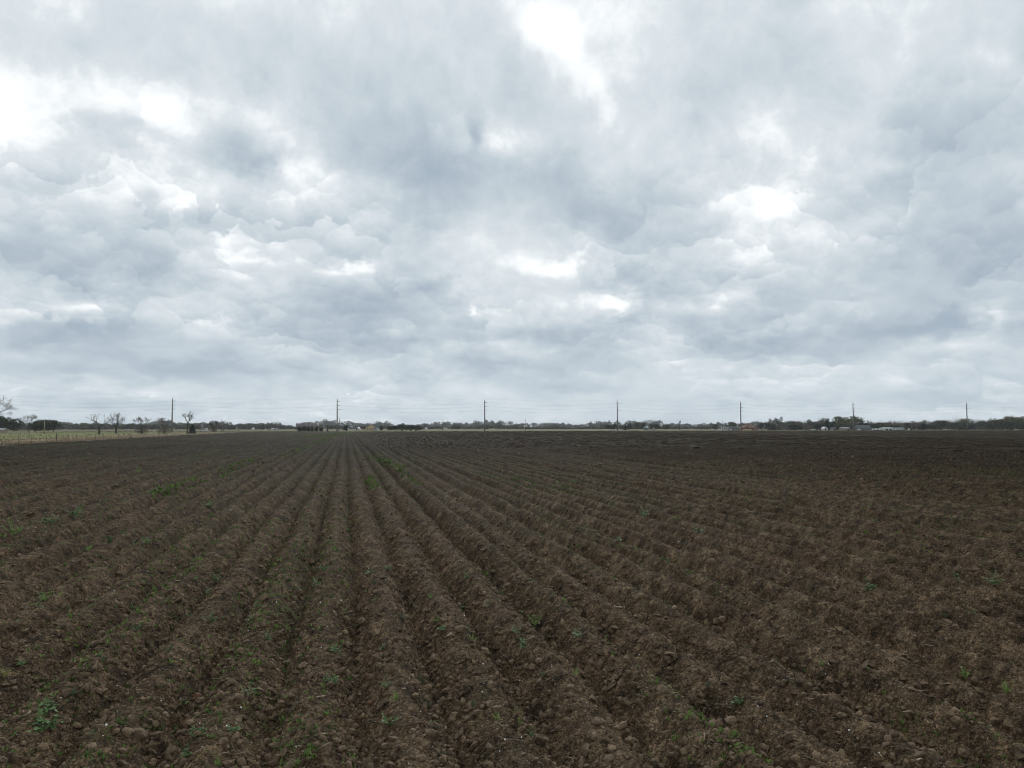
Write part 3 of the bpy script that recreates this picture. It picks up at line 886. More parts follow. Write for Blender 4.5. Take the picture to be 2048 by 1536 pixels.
def weed_mesh(w, look, g_):
    """one plant: stems that fork into small leaves, about w metres across; leaves and stems"""
    V, F, S = [], [], MB()
    n_st = {'d': 13, 'b': 11, 'p': 16, 'y': 8}[look]
    for _ in range(n_st):
        a = g_.random() * 6.283
        lean = {'d': 1.1, 'b': 0.75, 'p': 0.7, 'y': 0.65}[look] * (0.3 + 0.9 * g_.random())
        ln_ = w * 0.5 * (0.65 + 0.6 * g_.random()) / max(0.55, math.sin(lean) + 0.25)
        d = np.array([math.cos(a) * math.sin(lean), math.sin(a) * math.sin(lean), math.cos(lean) * 0.8])
        side = np.array([-math.sin(a), math.cos(a), 0])
        if look == 'p':
            wd_ = 0.035 * w
            tip = d * ln_ + np.array([0, 0, -0.12 * ln_])
            mid_ = d * ln_ * 0.6 + np.array([0, 0, 0.05 * ln_])
            b = len(V)
            V += [side * wd_, -side * wd_, mid_ - side * wd_, tip, mid_ + side * wd_]
            F += [[b, b + 1, b + 2, b + 3, b + 4]]
            continue
        S.tube([(0, 0, -0.01), tuple(d * ln_ * 0.5 + np.array([0, 0, 0.03 * w])), tuple(d * ln_)], [0.014 * w, 0.010 * w, 0.005 * w], 3, False)
        for q in range({'d': 6, 'b': 10, 'y': 7}[look]):
            t = 0.25 + 0.8 * g_.random()
            c = d * ln_ * t + np.array([0, 0, 0.03 * w * (1 - t)])
            out_ = side * (1 if q % 2 else -1) * (0.6 + 0.6 * g_.random()) + d * 0.6 + np.array([0, 0, 0.3 * g_.normal()])
            out_ /= np.linalg.norm(out_)
            L = w * (0.17 if look == 'd' else 0.11) * (0.6 + 0.7 * g_.random())
            cr = np.cross(out_, np.array([0.2 * g_.normal(), 0.2 * g_.normal(), 1.0]))
            cr = cr / np.linalg.norm(cr) * L * (0.34 if look == 'd' else 0.22)
            b = len(V)
            V += [c, c + out_ * L * 0.5 + cr, c + out_ * L + np.array([0, 0, -0.15 * L]), c + out_ * L * 0.5 - cr]
            F += [[b, b + 1, b + 2, b + 3]]
    return V, F, S


g = np.random.default_rng(21)
placed = []
for (px, py, wpx, look) in WEEDS:
    x, y = ground_at(px, py)
    for _ in range(3):                       # settle on the soil that the sight line meets first
        h = float(soil_height(np.array([x]), np.array([y]))[0])
        k = (EYE.z - h) / EYE.z
        x0, y0 = ground_at(px, py)
        x, y = x0 * k, y0 * k
    dist = math.hypot(x, y)
    placed.append((x, y, h, wpx / 1422.0 * dist, look, round((x + ROW0) / ROW)))
by_row = {}
for i in sorted(range(len(placed)), key=lambda i: placed[i][1]):
    by_row.setdefault(placed[i][5], []).append(i)
names = {}
for k, ids in by_row.items():
    for j, i in enumerate(ids):
        where = 'the ridge nearest below the camera' if k == 0 else f"the {ORD[min(abs(k), 29)]} ridge {'right' if k > 0 else 'left'} of centre"
        if abs(k) > 29:
            where = f"the rough {'right' if k > 0 else 'left'} side, row {abs(k)}"
        which = 'only' if len(ids) == 1 else ORD[j + 1]
        names[i] = f"{LOOK[placed[i][4]][0]} weed, {which} up from the bottom on {where}"
for i, (x, y, h, w, look, k) in enumerate(placed):
    root = empty('weed', (x, y, h), 0)
    tag(root, names[i], 'weed', 'weeds sprouting singly on the ploughed ridges')
    V, F, S = weed_mesh(max(w, 0.09) * 1.12, look, g)
    mesh_obj('leaves', V, F, M[LOOK[look][1]], root)
    if S.v:
        S.build('stem', M[LOOK[look][1]], root)

# broken stalks and big clods that stand out
STALKS = [
    (222, 1349, 12, 62, 'pale stick on the left ridges beside white lint'), (174, 1407, 18, 20, 'thick pale stalk piece standing by a leafy weed low on the left'),
    (69, 1385, 16, 30, 'brown stalk piece in a furrow near the left edge'), (650, 1467, 18, 62, 'thick bleached stalk end pointing at the bottom edge'),
    (560, 1387, 14, 70, 'short bleached stalk in the furrow by a dark weed'), (645, 1468, 12, 110, 'thin bleached stalk crossing the thick one'),
    (366, 1340, 22, 5, 'upright thin brown stalk in the middle of the furrow'), (900, 1270, 22, 12, 'pale flat stalk piece beside a small weed on the ridge'),
    (807, 1378, 18, -35, 'brown stalk piece on the ridge flank below a grassy weed'), (1190, 1478, 24, -30, 'orange tinted stalk on the ridge right of the weed row'),
    (1159, 1292, 12, 95, 'curled orange leaf piece on the third ridge right of centre'), (1762, 1518, 30, 45, 'long pale stalk low on the rough right side'),
    (1400, 1434, 28, 40, 'long thin stalk lying in the right furrow'), (1838, 1520, 14, 60, 'short forked pale stalk at the bottom right'),
    (1985, 1397, 18, -40, 'thin stalk beside the bright weeds at the right edge'), (1512, 1245, 30, 55, 'long grey stalk on a clod far out right'),
    (1790, 1205, 14, 50, 'short pale stick beyond the yellow weed on the right'), (1848, 1372, 16, 55, 'pale stick in front of the bright feathery right weeds'),
    (1362, 1053, 14, -40, 'broad pale bark piece beside a bright weed'),
    (500, 1275, 12, 80, 'small pale stalk on the left ridge crest'), (640, 1395, 16, 75, 'thin stalk across the furrow left of centre'),
    (1890, 1520, 10, 20, 'tiny pale stick at the bottom right corner'), (1240, 1215, 22, 60, 'grey stick between the right ridges'),
]


def settle(px, py):
    x, y = ground_at(px, py)
    x0, y0 = x, y
    for _ in range(4):
        h = float(soil_height(np.array([x]), np.array([y]))[0])
        k = (EYE.z - h) / EYE.z
        x, y = x0 * k, y0 * k
    return x, y, h


for (px, py, lpx, ang, lab) in STALKS:
    x, y, h = settle(px, py)
    L = lpx / 1422.0 * math.hypot(x, y) * 1.15
    rad = max(0.007, L * 0.07)
    b = MB()
    pts, rads = [], []
    for q in range(6):
        t = q / 5
        pts.append((L * (t - 0.5), 0.04 * L * math.sin(t * 5 + px), 0.05 * L * math.sin(t * 3 + py)))
        rads.append(rad * (0.75 + 0.35 * math.sin(q * 2.1 + px)))
    b.tube(pts, rads, 7)
    o = b.build('stalk', M['bleached'], smooth=True)
    o.location = (x, y, h + rad * 0.9)
    o.rotation_euler = (0.0, -0.18 * math.cos(px), R(90 - ang) - YAW)
    tag(o, lab, 'stalk', 'broken crop stalks lying on the soil')

BIG = [
    (1503, 1357, 12, 'clod', 'pale flat clod above its round neighbour on the right ridges'), (1508, 1381, 13, 'clod', 'round pale clod just below a flat one on the right ridges'),
    (1104, 1317, 20, 'clod', 'flat smooth clod on the crest of the third ridge right'), (921, 1262, 22, 'clod', 'broad flat clod on the ridge beside a green weed'),
    (933, 1425, 12, 'clod', 'upright clod at the foot of the centre right furrow'), (735, 1352, 13, 'red clod', 'orange clod in the furrow right of centre'),
    (741, 1331, 12, 'red clod', 'small orange clod just beyond the bigger orange one'), (740, 1408, 12, 'red clod', 'orange clod low in the furrow right of centre'),
    (375, 1450, 22, 'red clod', 'rusty red lump in the left furrow near the bottom'), (395, 1395, 15, 'red clod', 'rusty clod in the furrow beyond the red lump'),
    (480, 1440, 18, 'clod', 'pale triangular clod beside a yellow weed'), (446, 1487, 20, 'clod', 'rounded clod below a dark weed at the bottom left'),
    (255, 1468, 22, 'clod', 'left clod of a joined pair at the bottom left'), (277, 1477, 34, 'clod', 'right and larger clod of a joined pair at the bottom left'),
    (130, 1258, 24, 'clod', 'dark hollowed clod on the left ridge'), (1210, 1372, 26, 'clod', 'dark clod in shade on the right ridge'),
    (1155, 1432, 20, 'clod', 'square clod on the flank of the third ridge right'), (1140, 1378, 18, 'clod', 'thin slab of earth leaning on the ridge flank'),
    (1035, 1328, 20, 'clod', 'slab of pale earth in the second furrow right'), (1058, 1334, 14, 'clod', 'narrow upright slab beside the pale slab'),
]
for (px, py, wpx, mat, lab) in BIG:
    x, y, h = settle(px, py)
    w = wpx / 1422.0 * math.hypot(x, y) * 0.5
    bm = bmesh.new()
    bmesh.ops.create_icosphere(bm, subdivisions=2, radius=1.0)
    rs = random.Random(px)
    dirs = [Vector((rs.gauss(0, 1), rs.gauss(0, 1), rs.gauss(0, 1))).normalized() for _ in range(7)]
    cut = [0.62 + 0.25 * rs.random() for _ in dirs]
    for v_ in bm.verts:
        for d_, c_ in zip(dirs, cut):        # broken faces
            q = v_.co.dot(d_)
            if q > c_:
                v_.co -= d_ * (q - c_)
        v_.co *= 1 + 0.08 * rs.uniform(-1, 1)
        v_.co = Vector((v_.co.x * w * 1.1, v_.co.y * w * 0.85, v_.co.z * w * 0.75))
    me = bpy.data.meshes.new('soil_clod')
    bm.to_mesh(me)
    bm.free()
    me.materials.append(M[mat])
    o = bpy.data.objects.new('soil_clod', me)
    COL.objects.link(o)
    o.location = (x, y, h + w * 0.35)
    o.rotation_euler = (0, 0, px * 0.7)
    tag(o, lab, 'clod', 'big clods of earth lying on the ridges')

# ---------------------------------------------------------------- trees
def leaf_cloud(pts, size, g_, slim=1.0, up=0.0):
    """one four-cornered leaf spray at each point, turned at random"""
    n = len(pts)
    a = g_.normal(size=(n, 3))
    a[:, 2] += up
    a /= np.linalg.norm(a, axis=1)[:, None]
    b = np.cross(a, g_.normal(size=(n, 3)))
    b /= np.linalg.norm(b, axis=1)[:, None] + 1e-9
    s = size * (0.55 + 0.9 * g_.random(n))[:, None]
    v = np.stack([pts - a * s * 0.5, pts + b * s * 0.5 * slim + a * s * 0.1, pts + a * s * 0.55, pts - b * s * 0.5 * slim - a * s * 0.05], 1)
    return v.reshape(-1, 3), np.arange(n * 4).reshape(-1, 4)


def ball_points(n, g_, shell=0.55):
    d = g_.normal(size=(n, 3))
    d /= np.linalg.norm(d, axis=1)[:, None]
    return d * (shell + (1 - shell) * g_.random(n) ** 0.6)[:, None]


def crown_points(shape, w, h, g_, n):
    """points through a crown w wide and h tall standing on z = 0"""
    if shape in ('round', 'open', 'twiggy'):
        lobes = {'round': 9, 'open': 8, 'twiggy': 7}[shape]
        base = {'round': 0.20, 'open': 0.35, 'twiggy': 0.15}[shape]
        out = []
        for i in range(lobes):
            a = i * 2.4 + g_.random() * 1.2
            rr = 0.30 * w * math.sqrt(i / lobes) * (0.8 + 0.5 * g_.random())
            cz = h * (base + (1 - base) * (0.30 + 0.38 * g_.random() + 0.16 * (1 - i / lobes)))
            lr = w * (0.17 + 0.11 * g_.random()) * (0.62 if shape == 'open' else 1.0)
            p = ball_points(n // lobes, g_, 0.35 if shape != 'twiggy' else 0.1) * (lr, lr, lr * 0.8)
            p += (rr * math.cos(a), rr * math.sin(a), cz)
            out.append(p)
        p = np.concatenate(out)
        if shape != 'open':                  # the skirt of low boughs
            q = ball_points(n // 4, g_, 0.4) * (w * 0.42, w * 0.42, h * 0.22) + (0, 0, h * (base + 0.18))
            p = np.concatenate([p, q])
        top = p[:, 2].max()
        p[:, 2] = h * base * 0.6 + (p[:, 2] - p[:, 2].min()) / (top - p[:, 2].min()) * (h - h * base * 0.6)
        p[:, :2] *= w * 0.5 / np.percentile(np.abs(p[:, :2]), 98)
        return p
    t = g_.random(n)
    a = g_.random(n) * 6.283
    if shape == 'cone':
        t = 1 - np.sqrt(t)
        prof = (1 - t) ** 0.85 * (0.75 + 0.35 * np.abs(np.sin(t * 19 + a * 1.5)))
        z = h * (0.03 + 0.97 * t)
    else:                                    # 'oval': clipped to the ground
        t = np.clip(t, 0.0, 1.0)
        prof = np.sqrt(np.maximum(0.02, 1 - (2 * t - 0.72) ** 2 / 1.64)) * (0.85 + 0.25 * np.sin(a * 3 + t * 9))
        z = h * t
    r_ = w * 0.5 * prof * (0.45 + 0.55 * np.sqrt(g_.random(n)))
    return np.stack([r_ * np.cos(a), r_ * np.sin(a), z], 1)


GZ = -0.10


def leafy_tree(name, label, cat, px, depth, wpx, hpx, shape, mat, group=None, seed=None, trunk=True, n=None, leaf=None, bark='bark'):
    seed = int(px * 7 + depth) if seed is None else seed
    g_ = np.random.default_rng(seed)
    k = depth / 1422.0
    w, h = wpx * k, hpx * k
    X, Y = at(px, depth)
    root = empty(name, (X, Y, GZ))
    tag(root, label, cat, group)
    n = n or {'round': 1000, 'open': 620, 'twiggy': 1000, 'cone': 800, 'oval': 700}[shape]
    leaf = leaf or max(0.45, w / 15)
    p = crown_points(shape, w, h, g_, n)
    v, f = leaf_cloud(p, leaf, g_, 0.16 if shape == 'twiggy' else 0.8, 0.9 if shape == 'twiggy' else 0.0)
    mesh_obj('crown', v, f, M[mat], root)
    if trunk:
        b = MB()
        r0 = max(0.12, 0.035 * h)
        bend = (g_.random(2) - 0.5) * 0.08 * h
        b.tube([(0, 0, -0.1), (bend[0] * 0.4, bend[1] * 0.4, h * 0.22), (bend[0], bend[1], h * 0.5), (bend[0] * 1.3, bend[1] * 1.3, h * 0.8)], [r0, r0 * 0.78, r0 * 0.5, r0 * 0.2], 6)
        for q in range(4):
            a = q * 1.7 + g_.random()
            z0 = h * (0.22 + 0.1 * q)
            b.tube([(bend[0] * 0.6, bend[1] * 0.6, z0), (math.cos(a) * w * 0.18, math.sin(a) * w * 0.18, z0 + h * 0.16), (math.cos(a) * w * 0.34, math.sin(a) * w * 0.34, z0 + h * 0.24)], [r0 * 0.5, r0 * 0.35, r0 * 0.14], 5)
        b.build('trunk', M[bark], root)
    return root


def bare_tree(label, px, depth, wpx, hpx, fork, seed, group, levels=6, mat='bark', bushy=0.0, name='bare_tree', thick=1.0, lean=0.0, spread=(0.35, 0.75)):
    """a leafless tree: trunk, forking limbs and twigs as tapered tubes"""
    rs = random.Random(seed)
    k = depth / 1422.0
    w, h = wpx * k, hpx * k
    X, Y = at(px, depth)
    segs = []
    tr = MB()
    r0 = max(0.2, 0.040 * h) * thick
    zf = h * fork
    tr.tube([(0, 0, -0.1), (lean * zf * 0.4, 0.02 * h, zf * 0.5), (lean * zf, 0.0, zf)], [r0 * 1.25, r0 * 0.98, r0 * 0.85], 7)

    def grow(p, d, ln_, r_, lv):
        n_ = 3
        pts, rads = [p], [r_]
        for i in range(n_):
            d = (d + Vector((rs.gauss(0, 1), rs.gauss(0, 1), rs.gauss(0, 0.7) + 0.35)) * 0.16).normalized()
            p = p + d * (ln_ / n_)
            pts.append(p)
            rads.append(r_ * (1 - 0.38 * (i + 1) / n_))
        segs.append((pts, rads, lv))
        if lv >= levels:
            return
        kids = 2 if rs.random() < 0.55 else 3
        for q in range(kids):
            axis = Vector((rs.gauss(0, 1), rs.gauss(0, 1), rs.gauss(0, 1))).cross(d).normalized()
            ang = rs.uniform(*spread)
            nd = (d * math.cos(ang) + axis * math.sin(ang)).normalized()
            src = pts[-1] if q < 2 else pts[rs.choice((1, 2))]
            grow(src, nd, ln_ * rs.uniform(0.62, 0.82), rads[-1] * rs.uniform(0.66, 0.85), lv + 1)

    n0 = rs.choice((3, 4))
    for q in range(n0):
        a = q * 6.283 / n0 + rs.uniform(-0.4, 0.4)
        tilt = rs.uniform(*spread)
        grow(Vector((lean * zf, 0, zf * rs.uniform(0.86, 1.0))), Vector((math.cos(a) * math.sin(tilt), math.sin(a) * math.sin(tilt), math.cos(tilt))), h * 0.24, r0 * 0.58, 1)
    allp = np.array([tuple(q) for s in segs for q in s[0]])
    top = allp[:, 2].max()
    hw = max(1e-3, np.percentile(np.abs(allp[:, 0]), 99))
    sz, sx = (h - zf) / (top - zf), (w * 0.5) / hw
    br = MB()
    rmin = 0.045
    for pts, rads, lv in segs:
        pp = [(q.x * sx, q.y * sx, zf + (q.z - zf) * sz) for q in pts]
        br.tube(pp, [max(rmin, q) for q in rads], 5 if lv < 3 else 3, lv >= levels)
    root = empty(name, (X, Y, GZ), rs.uniform(-0.3, 0.3))
    tag(root, label, 'tree', group)
    tr.build('trunk', M[mat], root)
    br.build('branches', M[mat], root)
    if bushy > 0:                            # suckers and scrub about the foot
        g_ = np.random.default_rng(seed)
        p = ball_points(420, g_, 0.1) * (w * 0.5 * bushy, w * 0.5 * bushy, h * 0.20) + (0, 0, h * 0.20)
        p[:, 2] = np.maximum(p[:, 2], 0.05)
        v, f = leaf_cloud(p, 0.8, g_, 0.14, 0.8)
        mesh_obj('suckers', v, f, M['twig'], root)
    return root


G_BARE = 'bare trees standing along the left pasture'
bare_tree('tall bare tree with fine upswept twigs at the left edge beside the dark oaks', -16, 390, 66, 76, 0.22, 4, G_BARE, 7, thick=0.9)
bare_tree('bare tree of thin grey twigs rising behind the dark oak clump on the left', 60, 430, 36, 36, 0.40, 9, G_BARE, 6, mat='pale bark', thick=0.8)
bare_tree('bare dead tree with a broken central stub and drooping outer limbs', 200, 294, 40, 42, 0.32, 15, G_BARE, 4, thick=1.25, spread=(0.45, 0.9))
bare_tree('bare dead tree with a heavy rounded crown beside the broken stub tree', 234, 330, 36, 42, 0.28, 23, G_BARE, 5, thick=1.3)
bare_tree('bare rounded tree with scrub round its foot, left of the bushy one', 285, 300, 30, 36, 0.36, 31, G_BARE, 6, bushy=0.9)
bare_tree('bare bushy tree standing just left of the leftmost concrete pole', 331, 310, 30, 33, 0.28, 37, G_BARE, 6, bushy=1.0)
bare_tree('tall slender bare tree with knotty upper limbs beside the dark conical cedar', 376, 315, 24, 46, 0.42, 44, G_BARE, 5, thick=0.75, lean=0.03, spread=(0.25, 0.6))
bare_tree('small bare round tree just right of the white van', 429, 405, 20, 24, 0.30, 52, G_BARE, 6, bushy=0.7)
bare_tree('small forked bare tree standing out of the far wood right of centre', 1359, 640, 10, 20, 0.4, 61, G_BARE, 4)

leafy_tree('oak_tree', 'dark live oak cut off by the left edge of the picture', 'tree', 8, 415, 52, 34, 'round', 'oak', 'dark live oaks on the left')
leafy_tree('oak_tree', 'low dark oak at the left edge beside a grey thicket', 'tree', 30, 425, 24, 22, 'round', 'oak', 'dark live oaks on the left', seed=3)
leafy_tree('oak_tree', 'dark oak at the left end of the clump behind the pale post', 'tree', 72, 400, 28, 20, 'round', 'oak', 'dark live oaks on the left', seed=5)
leafy_tree('oak_tree', 'tallest dark oak in the middle of the clump behind the pale post', 'tree', 90, 405, 40, 26, 'round', 'oak', 'dark live oaks on the left', seed=6)
leafy_tree('oak_tree', 'dark oak at the right end of the clump behind the pale post', 'tree', 109, 400, 30, 24, 'round', 'oak', 'dark live oaks on the left', seed=8)
leafy_tree('thicket', 'grey brown thicket between the two clumps of dark oaks', 'thicket', 47, 440, 46, 18, 'twiggy', 'grey green', seed=4, trunk=False)
leafy_tree('cedar_tree', 'black green conical cedar beside the tall slender bare tree', 'tree', 386, 318, 15, 20, 'cone', 'cedar', trunk=True)
for i, (px, w_, h_, lab) in enumerate([(600, 11, 10, 'leftmost'), (609, 10, 11.5, 'second from the left and tallest'), (617.5, 8.5, 10, 'third from the left'), (625, 7.5, 10, 'narrow fourth'), (633.5, 9, 8.5, 'fifth, first beyond the gap'), (643, 9, 8, 'rightmost')]):
    leafy_tree('juniper_bush', f'{lab} of the six dark rounded junipers', 'bush', px, 470, w_ * 0.86, h_ * 0.92, 'oval', 'cedar', 'row of six dark junipers', seed=70 + i, trunk=False)
leafy_tree('juniper_bush', 'tiny dark juniper alone to the right of the row of six', 'bush', 656, 470, 3.5, 4, 'oval', 'cedar', seed=78, trunk=False, n=200)
leafy_tree('round_tree', 'dark round tree between the central concrete pole and the tan house', 'tree', 691.5, 520, 9.5, 11, 'round', 'cedar')
leafy_tree('round_tree', 'small dark ball shaped tree right of the tan house', 'tree', 763, 560, 7.5, 9, 'round', 'cedar')
leafy_tree('shrub', 'brown leafless shrub at the left corner of the tan house', 'shrub', 726, 585, 13, 9.5, 'twiggy', 'red twig', trunk=False)
for i, (px, w_, h_, lab) in enumerate([(781, 13, 9.5, 'leftmost low oak'), (791, 12, 10.5, 'second oak from the left'), (802, 17, 12.5, 'tallest oak near the middle'), (813, 14, 11, 'oak right of the tallest one'), (823, 14, 12, 'oak third from the right end'), (832, 13, 11.5, 'oak next to the right end'), (839, 10, 11, 'rightmost oak')]):
    leafy_tree('oak_tree', f'{lab} in the oak row right of the tan house', 'tree', px, 560, w_, h_, 'round', 'oak', 'row of low oaks right of the tan house', seed=90 + i)
for px, w_, lab in ((805, 3, 'left'), (822, 3.4, 'middle'), (832.5, 3, 'right')):
    leafy_tree('shrub', f'{lab} of three dark clipped shrubs in front of the row of low oaks', 'shrub', px, 540, w_, 3, 'oval', 'cedar', 'clipped shrubs before the low oaks', trunk=False, n=150)

RIGHT = [
    # px, depth, w, h, shape, mat, name, label
    (1216, 640, 12, 11, 'round', 'oak', 'oak_tree', 'dark oak behind the long white trailers'), (1229, 640, 14, 12, 'round', 'oak', 'oak_tree', 'dark oak just behind the fourth concrete pole'),
    (1238, 650, 9, 14, 'twiggy', 'twig', 'bare_tree', 'grey bare tree between two dark oaks by the fourth concrete pole'), (1250, 640, 8, 13, 'cone', 'cedar', 'cedar_tree', 'dark cedar right of the fourth concrete pole'),
    (1258, 645, 11, 12, 'round', 'oak', 'oak_tree', 'dark oak left of the small grey house'), (1274, 650, 16, 15, 'round', 'grey green', 'oak_tree', 'grey green tree behind the thin wooden pole'),
    (1286, 650, 12, 14, 'round', 'oak', 'oak_tree', 'dark tree at the left gable of the small grey house'), (1302, 655, 10, 12, 'round', 'grey green', 'oak_tree', 'grey tree right of the small grey house'),
    (1313, 650, 14, 12, 'round', 'oak', 'oak_tree', 'low dark oak beyond the small white tank'), (1333, 660, 18, 12, 'round', 'grey green', 'oak_tree', 'broad grey green tree left of the forked bare tree'),
    (1391, 660, 14, 12, 'twiggy', 'twig', 'bare_tree', 'bare grey tree far left of the white flat roofed building'), (1412, 670, 22, 11, 'twiggy', 'twig', 'bare_tree', 'wide bare thicket tree left of the white flat roofed building'),
    (1430, 660, 14, 12, 'round', 'grey green', 'oak_tree', 'grey green tree at the left end of the white building'), (1464, 640, 22, 16, 'round', 'grey green', 'oak_tree', 'grey green oak behind the white flat roofed building'),
    (1483, 640, 16, 14, 'round', 'oak', 'oak_tree', 'dark oak between the white building and the brick house'), (1505, 650, 20, 12, 'twiggy', 'twig', 'bare_tree', 'bare grey tree behind the brick house roof'),
    (1522, 610, 15, 16, 'round', 'cedar', 'oak_tree', 'nearly black tree at the right end of the brick house'), (1536, 640, 14, 15, 'round', 'oak', 'oak_tree', 'dark oak behind the twin wooden poles'),
    (1545, 600, 11, 14, 'cone', 'cedar', 'cedar_tree', 'black cedar in front of the tall open crowned tree'), (1557, 640, 22, 25, 'open', 'oak', 'oak_tree', 'tall tree with open layered crown above the cedar'),
    (1564, 610, 16, 13, 'twiggy', 'twig', 'bare_tree', 'bare grey bushy tree below the tall open crowned tree'), (1585, 630, 27, 18, 'round', 'grey green', 'oak_tree', 'big domed grey green oak right of the tall open tree'),
    (1590, 600, 26, 11, 'round', 'cedar', 'oak_tree', 'black low oak in front of the big domed oak'), (1609, 640, 14, 15, 'twiggy', 'twig', 'bare_tree', 'bare grey tree beside the wooden pole near the domed oak'),
    (1622, 640, 24, 20, 'open', 'grey green', 'oak_tree', 'pale airy tree above the white pickup'), (1618, 605, 20, 12, 'twiggy', 'twig', 'bare_tree', 'bare bushy tree directly behind the white pickup'),
    (1634, 610, 16, 12, 'round', 'cedar', 'oak_tree', 'black low oak right of the white pickup'), (1646, 640, 26, 23, 'open', 'grey green', 'oak_tree', 'tall grey leafy tree behind the white gabled shed'),
    (1654, 615, 34, 20, 'cone', 'cedar', 'cedar_tree', 'broad black cedar spreading behind the white gabled shed'), (1664, 620, 14, 22, 'cone', 'cedar', 'cedar_tree', 'narrow black cedar left of the great olive oaks'),
    (1676, 630, 30, 26, 'round', 'olive', 'oak_tree', 'left one of the two great olive green oaks'), (1700, 630, 38, 27, 'round', 'olive', 'oak_tree', 'right and larger of the great olive oaks, behind the pole'),
    (1684, 605, 26, 12, 'round', 'oak', 'oak_tree', 'dark low oak behind the tan cottage'), (1697, 602, 24, 14, 'twiggy', 'twig', 'bare_tree', 'bare brushy tree left of the porch house'),
    (1722, 625, 16, 25, 'cone', 'cedar', 'cedar_tree', 'tall black cedar right of the great olive oaks'), (1730, 625, 16, 19, 'open', 'cedar', 'cedar_tree', 'ragged black tree with one branch jutting right'),
    (1741, 640, 20, 18, 'twiggy', 'twig', 'bare_tree', 'grey bare tree above the porch house roof'), (1749, 610, 22, 15, 'round', 'oak', 'oak_tree', 'dark rounded oak above the white trailers'),
    (1765, 625, 24, 15, 'round', 'olive', 'oak_tree', 'olive green tree behind the right white trailer'), (1762, 645, 18, 19, 'twiggy', 'twig', 'bare_tree', 'bare tree standing above the olive tree by the trailers'),
    (1782, 645, 28, 19, 'twiggy', 'twig', 'bare_tree', 'wide bare grey tree above the white cars'), (1803, 640, 22, 19, 'twiggy', 'twig', 'bare_tree', 'bare grey tree behind the parked silver cars'),
    (1790, 615, 20, 11, 'round', 'oak', 'oak_tree', 'low dark tree behind the parked silver cars'), (1813, 625, 10, 15, 'round', 'oak', 'oak_tree', 'narrow dark tree right of the parked silver cars'),
    (1822, 650, 24, 18, 'twiggy', 'red twig', 'bare_tree', 'reddish bare tree right of the parked silver cars'), (1838, 650, 26, 18, 'twiggy', 'red twig', 'bare_tree', 'reddish bare tree behind the yellow sign'),
    (1851, 610, 28, 13, 'round', 'cedar', 'oak_tree', 'black low oak right of the yellow sign'), (1868, 640, 24, 17, 'twiggy', 'twig', 'bare_tree', 'bare grey tree right of the black low oak'),
    (1880, 640, 26, 20, 'round', 'oak', 'oak_tree', 'dark spreading oak halfway to the rightmost pole'), (1897, 640, 26, 18, 'twiggy', 'twig', 'bare_tree', 'bare grey tree after the dark spreading oak'),
    (1908, 625, 18, 15, 'round', 'oak', 'oak_tree', 'dark oak left of the rightmost concrete pole'), (1918, 660, 34, 24, 'twiggy', 'red twig', 'bare_tree', 'broad rust tinted bare tree left of the rightmost pole'),
    (1927, 650, 28, 22, 'round', 'olive', 'oak_tree', 'pale green tree directly behind the rightmost pole'), (1942, 615, 14, 11, 'round', 'cedar', 'oak_tree', 'small black tree right of the rightmost pole'),
    (1946, 655, 26, 21, 'twiggy', 'red twig', 'bare_tree', 'rust tinted bare tree right of the rightmost pole'), (1962, 645, 30, 19, 'round', 'grey green', 'oak_tree', 'soft grey green tree in the gap right of the rightmost pole'),
    (1983, 645, 30, 20, 'round', 'olive', 'oak_tree', 'olive tree where the right wood begins to rise'), (2002, 640, 34, 24, 'round', 'olive', 'oak_tree', 'tall olive tree in the right wood'),
    (2020, 630, 30, 19, 'round', 'oak', 'oak_tree', 'dark oak at the foot of the right wood'), (2024, 650, 36, 27, 'round', 'olive', 'oak_tree', 'high olive tree over the right wood'),
    (2046, 640, 34, 26, 'round', 'olive', 'oak_tree', 'olive tree cut by the right edge'), (2040, 620, 26, 14, 'round', 'oak', 'oak_tree', 'low dark oak at the right edge'),
    (1978, 622, 16, 12, 'round', 'oak', 'oak_tree', 'low dark bush like oak left of the right wood'), (2064, 640, 36, 25, 'round', 'oak', 'oak_tree', 'dark oak just past the right edge'),
]
for i, (px, dep, w_, h_, shp, mt, nm, lab) in enumerate(RIGHT):
    leafy_tree(nm, lab, 'tree', px, dep, w_ * 1.06, h_ * 1.07, shp, mt, 'trees around the farms beyond the road', seed=300 + i, trunk=True, bark='pale bark' if shp == 'twiggy' else 'bark')

# scrub that fills the gaps low down, and the far wood that reads as one mass
def wood(name, label, x0, x1, dep0, dep1, n, wm, hm, mats, seed, hfun=None):
    g_ = np.random.default_rng(seed)
    groups = {m_: [] for m_ in mats}
    ks = list(mats)
    for i in range(n):
        px = x0 + (x1 - x0) * g_.random()
        dep = dep0 + (dep1 - dep0) * g_.random()
        X, Y = at(px, dep)
        hh = hm * (0.6 + 0.7 * g_.random()) * (hfun(px) if hfun else 1.0)
        ww = wm * (0.7 + 0.7 * g_.random())
        m_ = ks[int(g_.random() ** 1.3 * len(ks)) % len(ks)]
        p = ball_points(70, g_, 0.4) * (ww * 0.5, ww * 0.5, hh * 0.46) + (0, 0, hh * 0.5)
        q = ball_points(26, g_, 0.3) * (ww * 0.3, ww * 0.3, hh * 0.26) + ((g_.random() - 0.5) * ww * 0.6, (g_.random() - 0.5) * ww * 0.6, hh * (0.75 + 0.2 * g_.random()))
        groups[m_].append(np.concatenate([p, q]) + (X, Y, GZ))
    for m_, ps in groups.items():
        if ps:
            v, f = leaf_cloud(np.concatenate(ps), 0.16 * wm, g_, 0.75)
            tag(mesh_obj(name, v, f, M[m_]), label + mats[m_], kind='stuff')


def far_h(px):
    return 0.80 + 0.18 * math.sin(px * 0.021) + 0.12 * math.sin(px * 0.057 + 2)


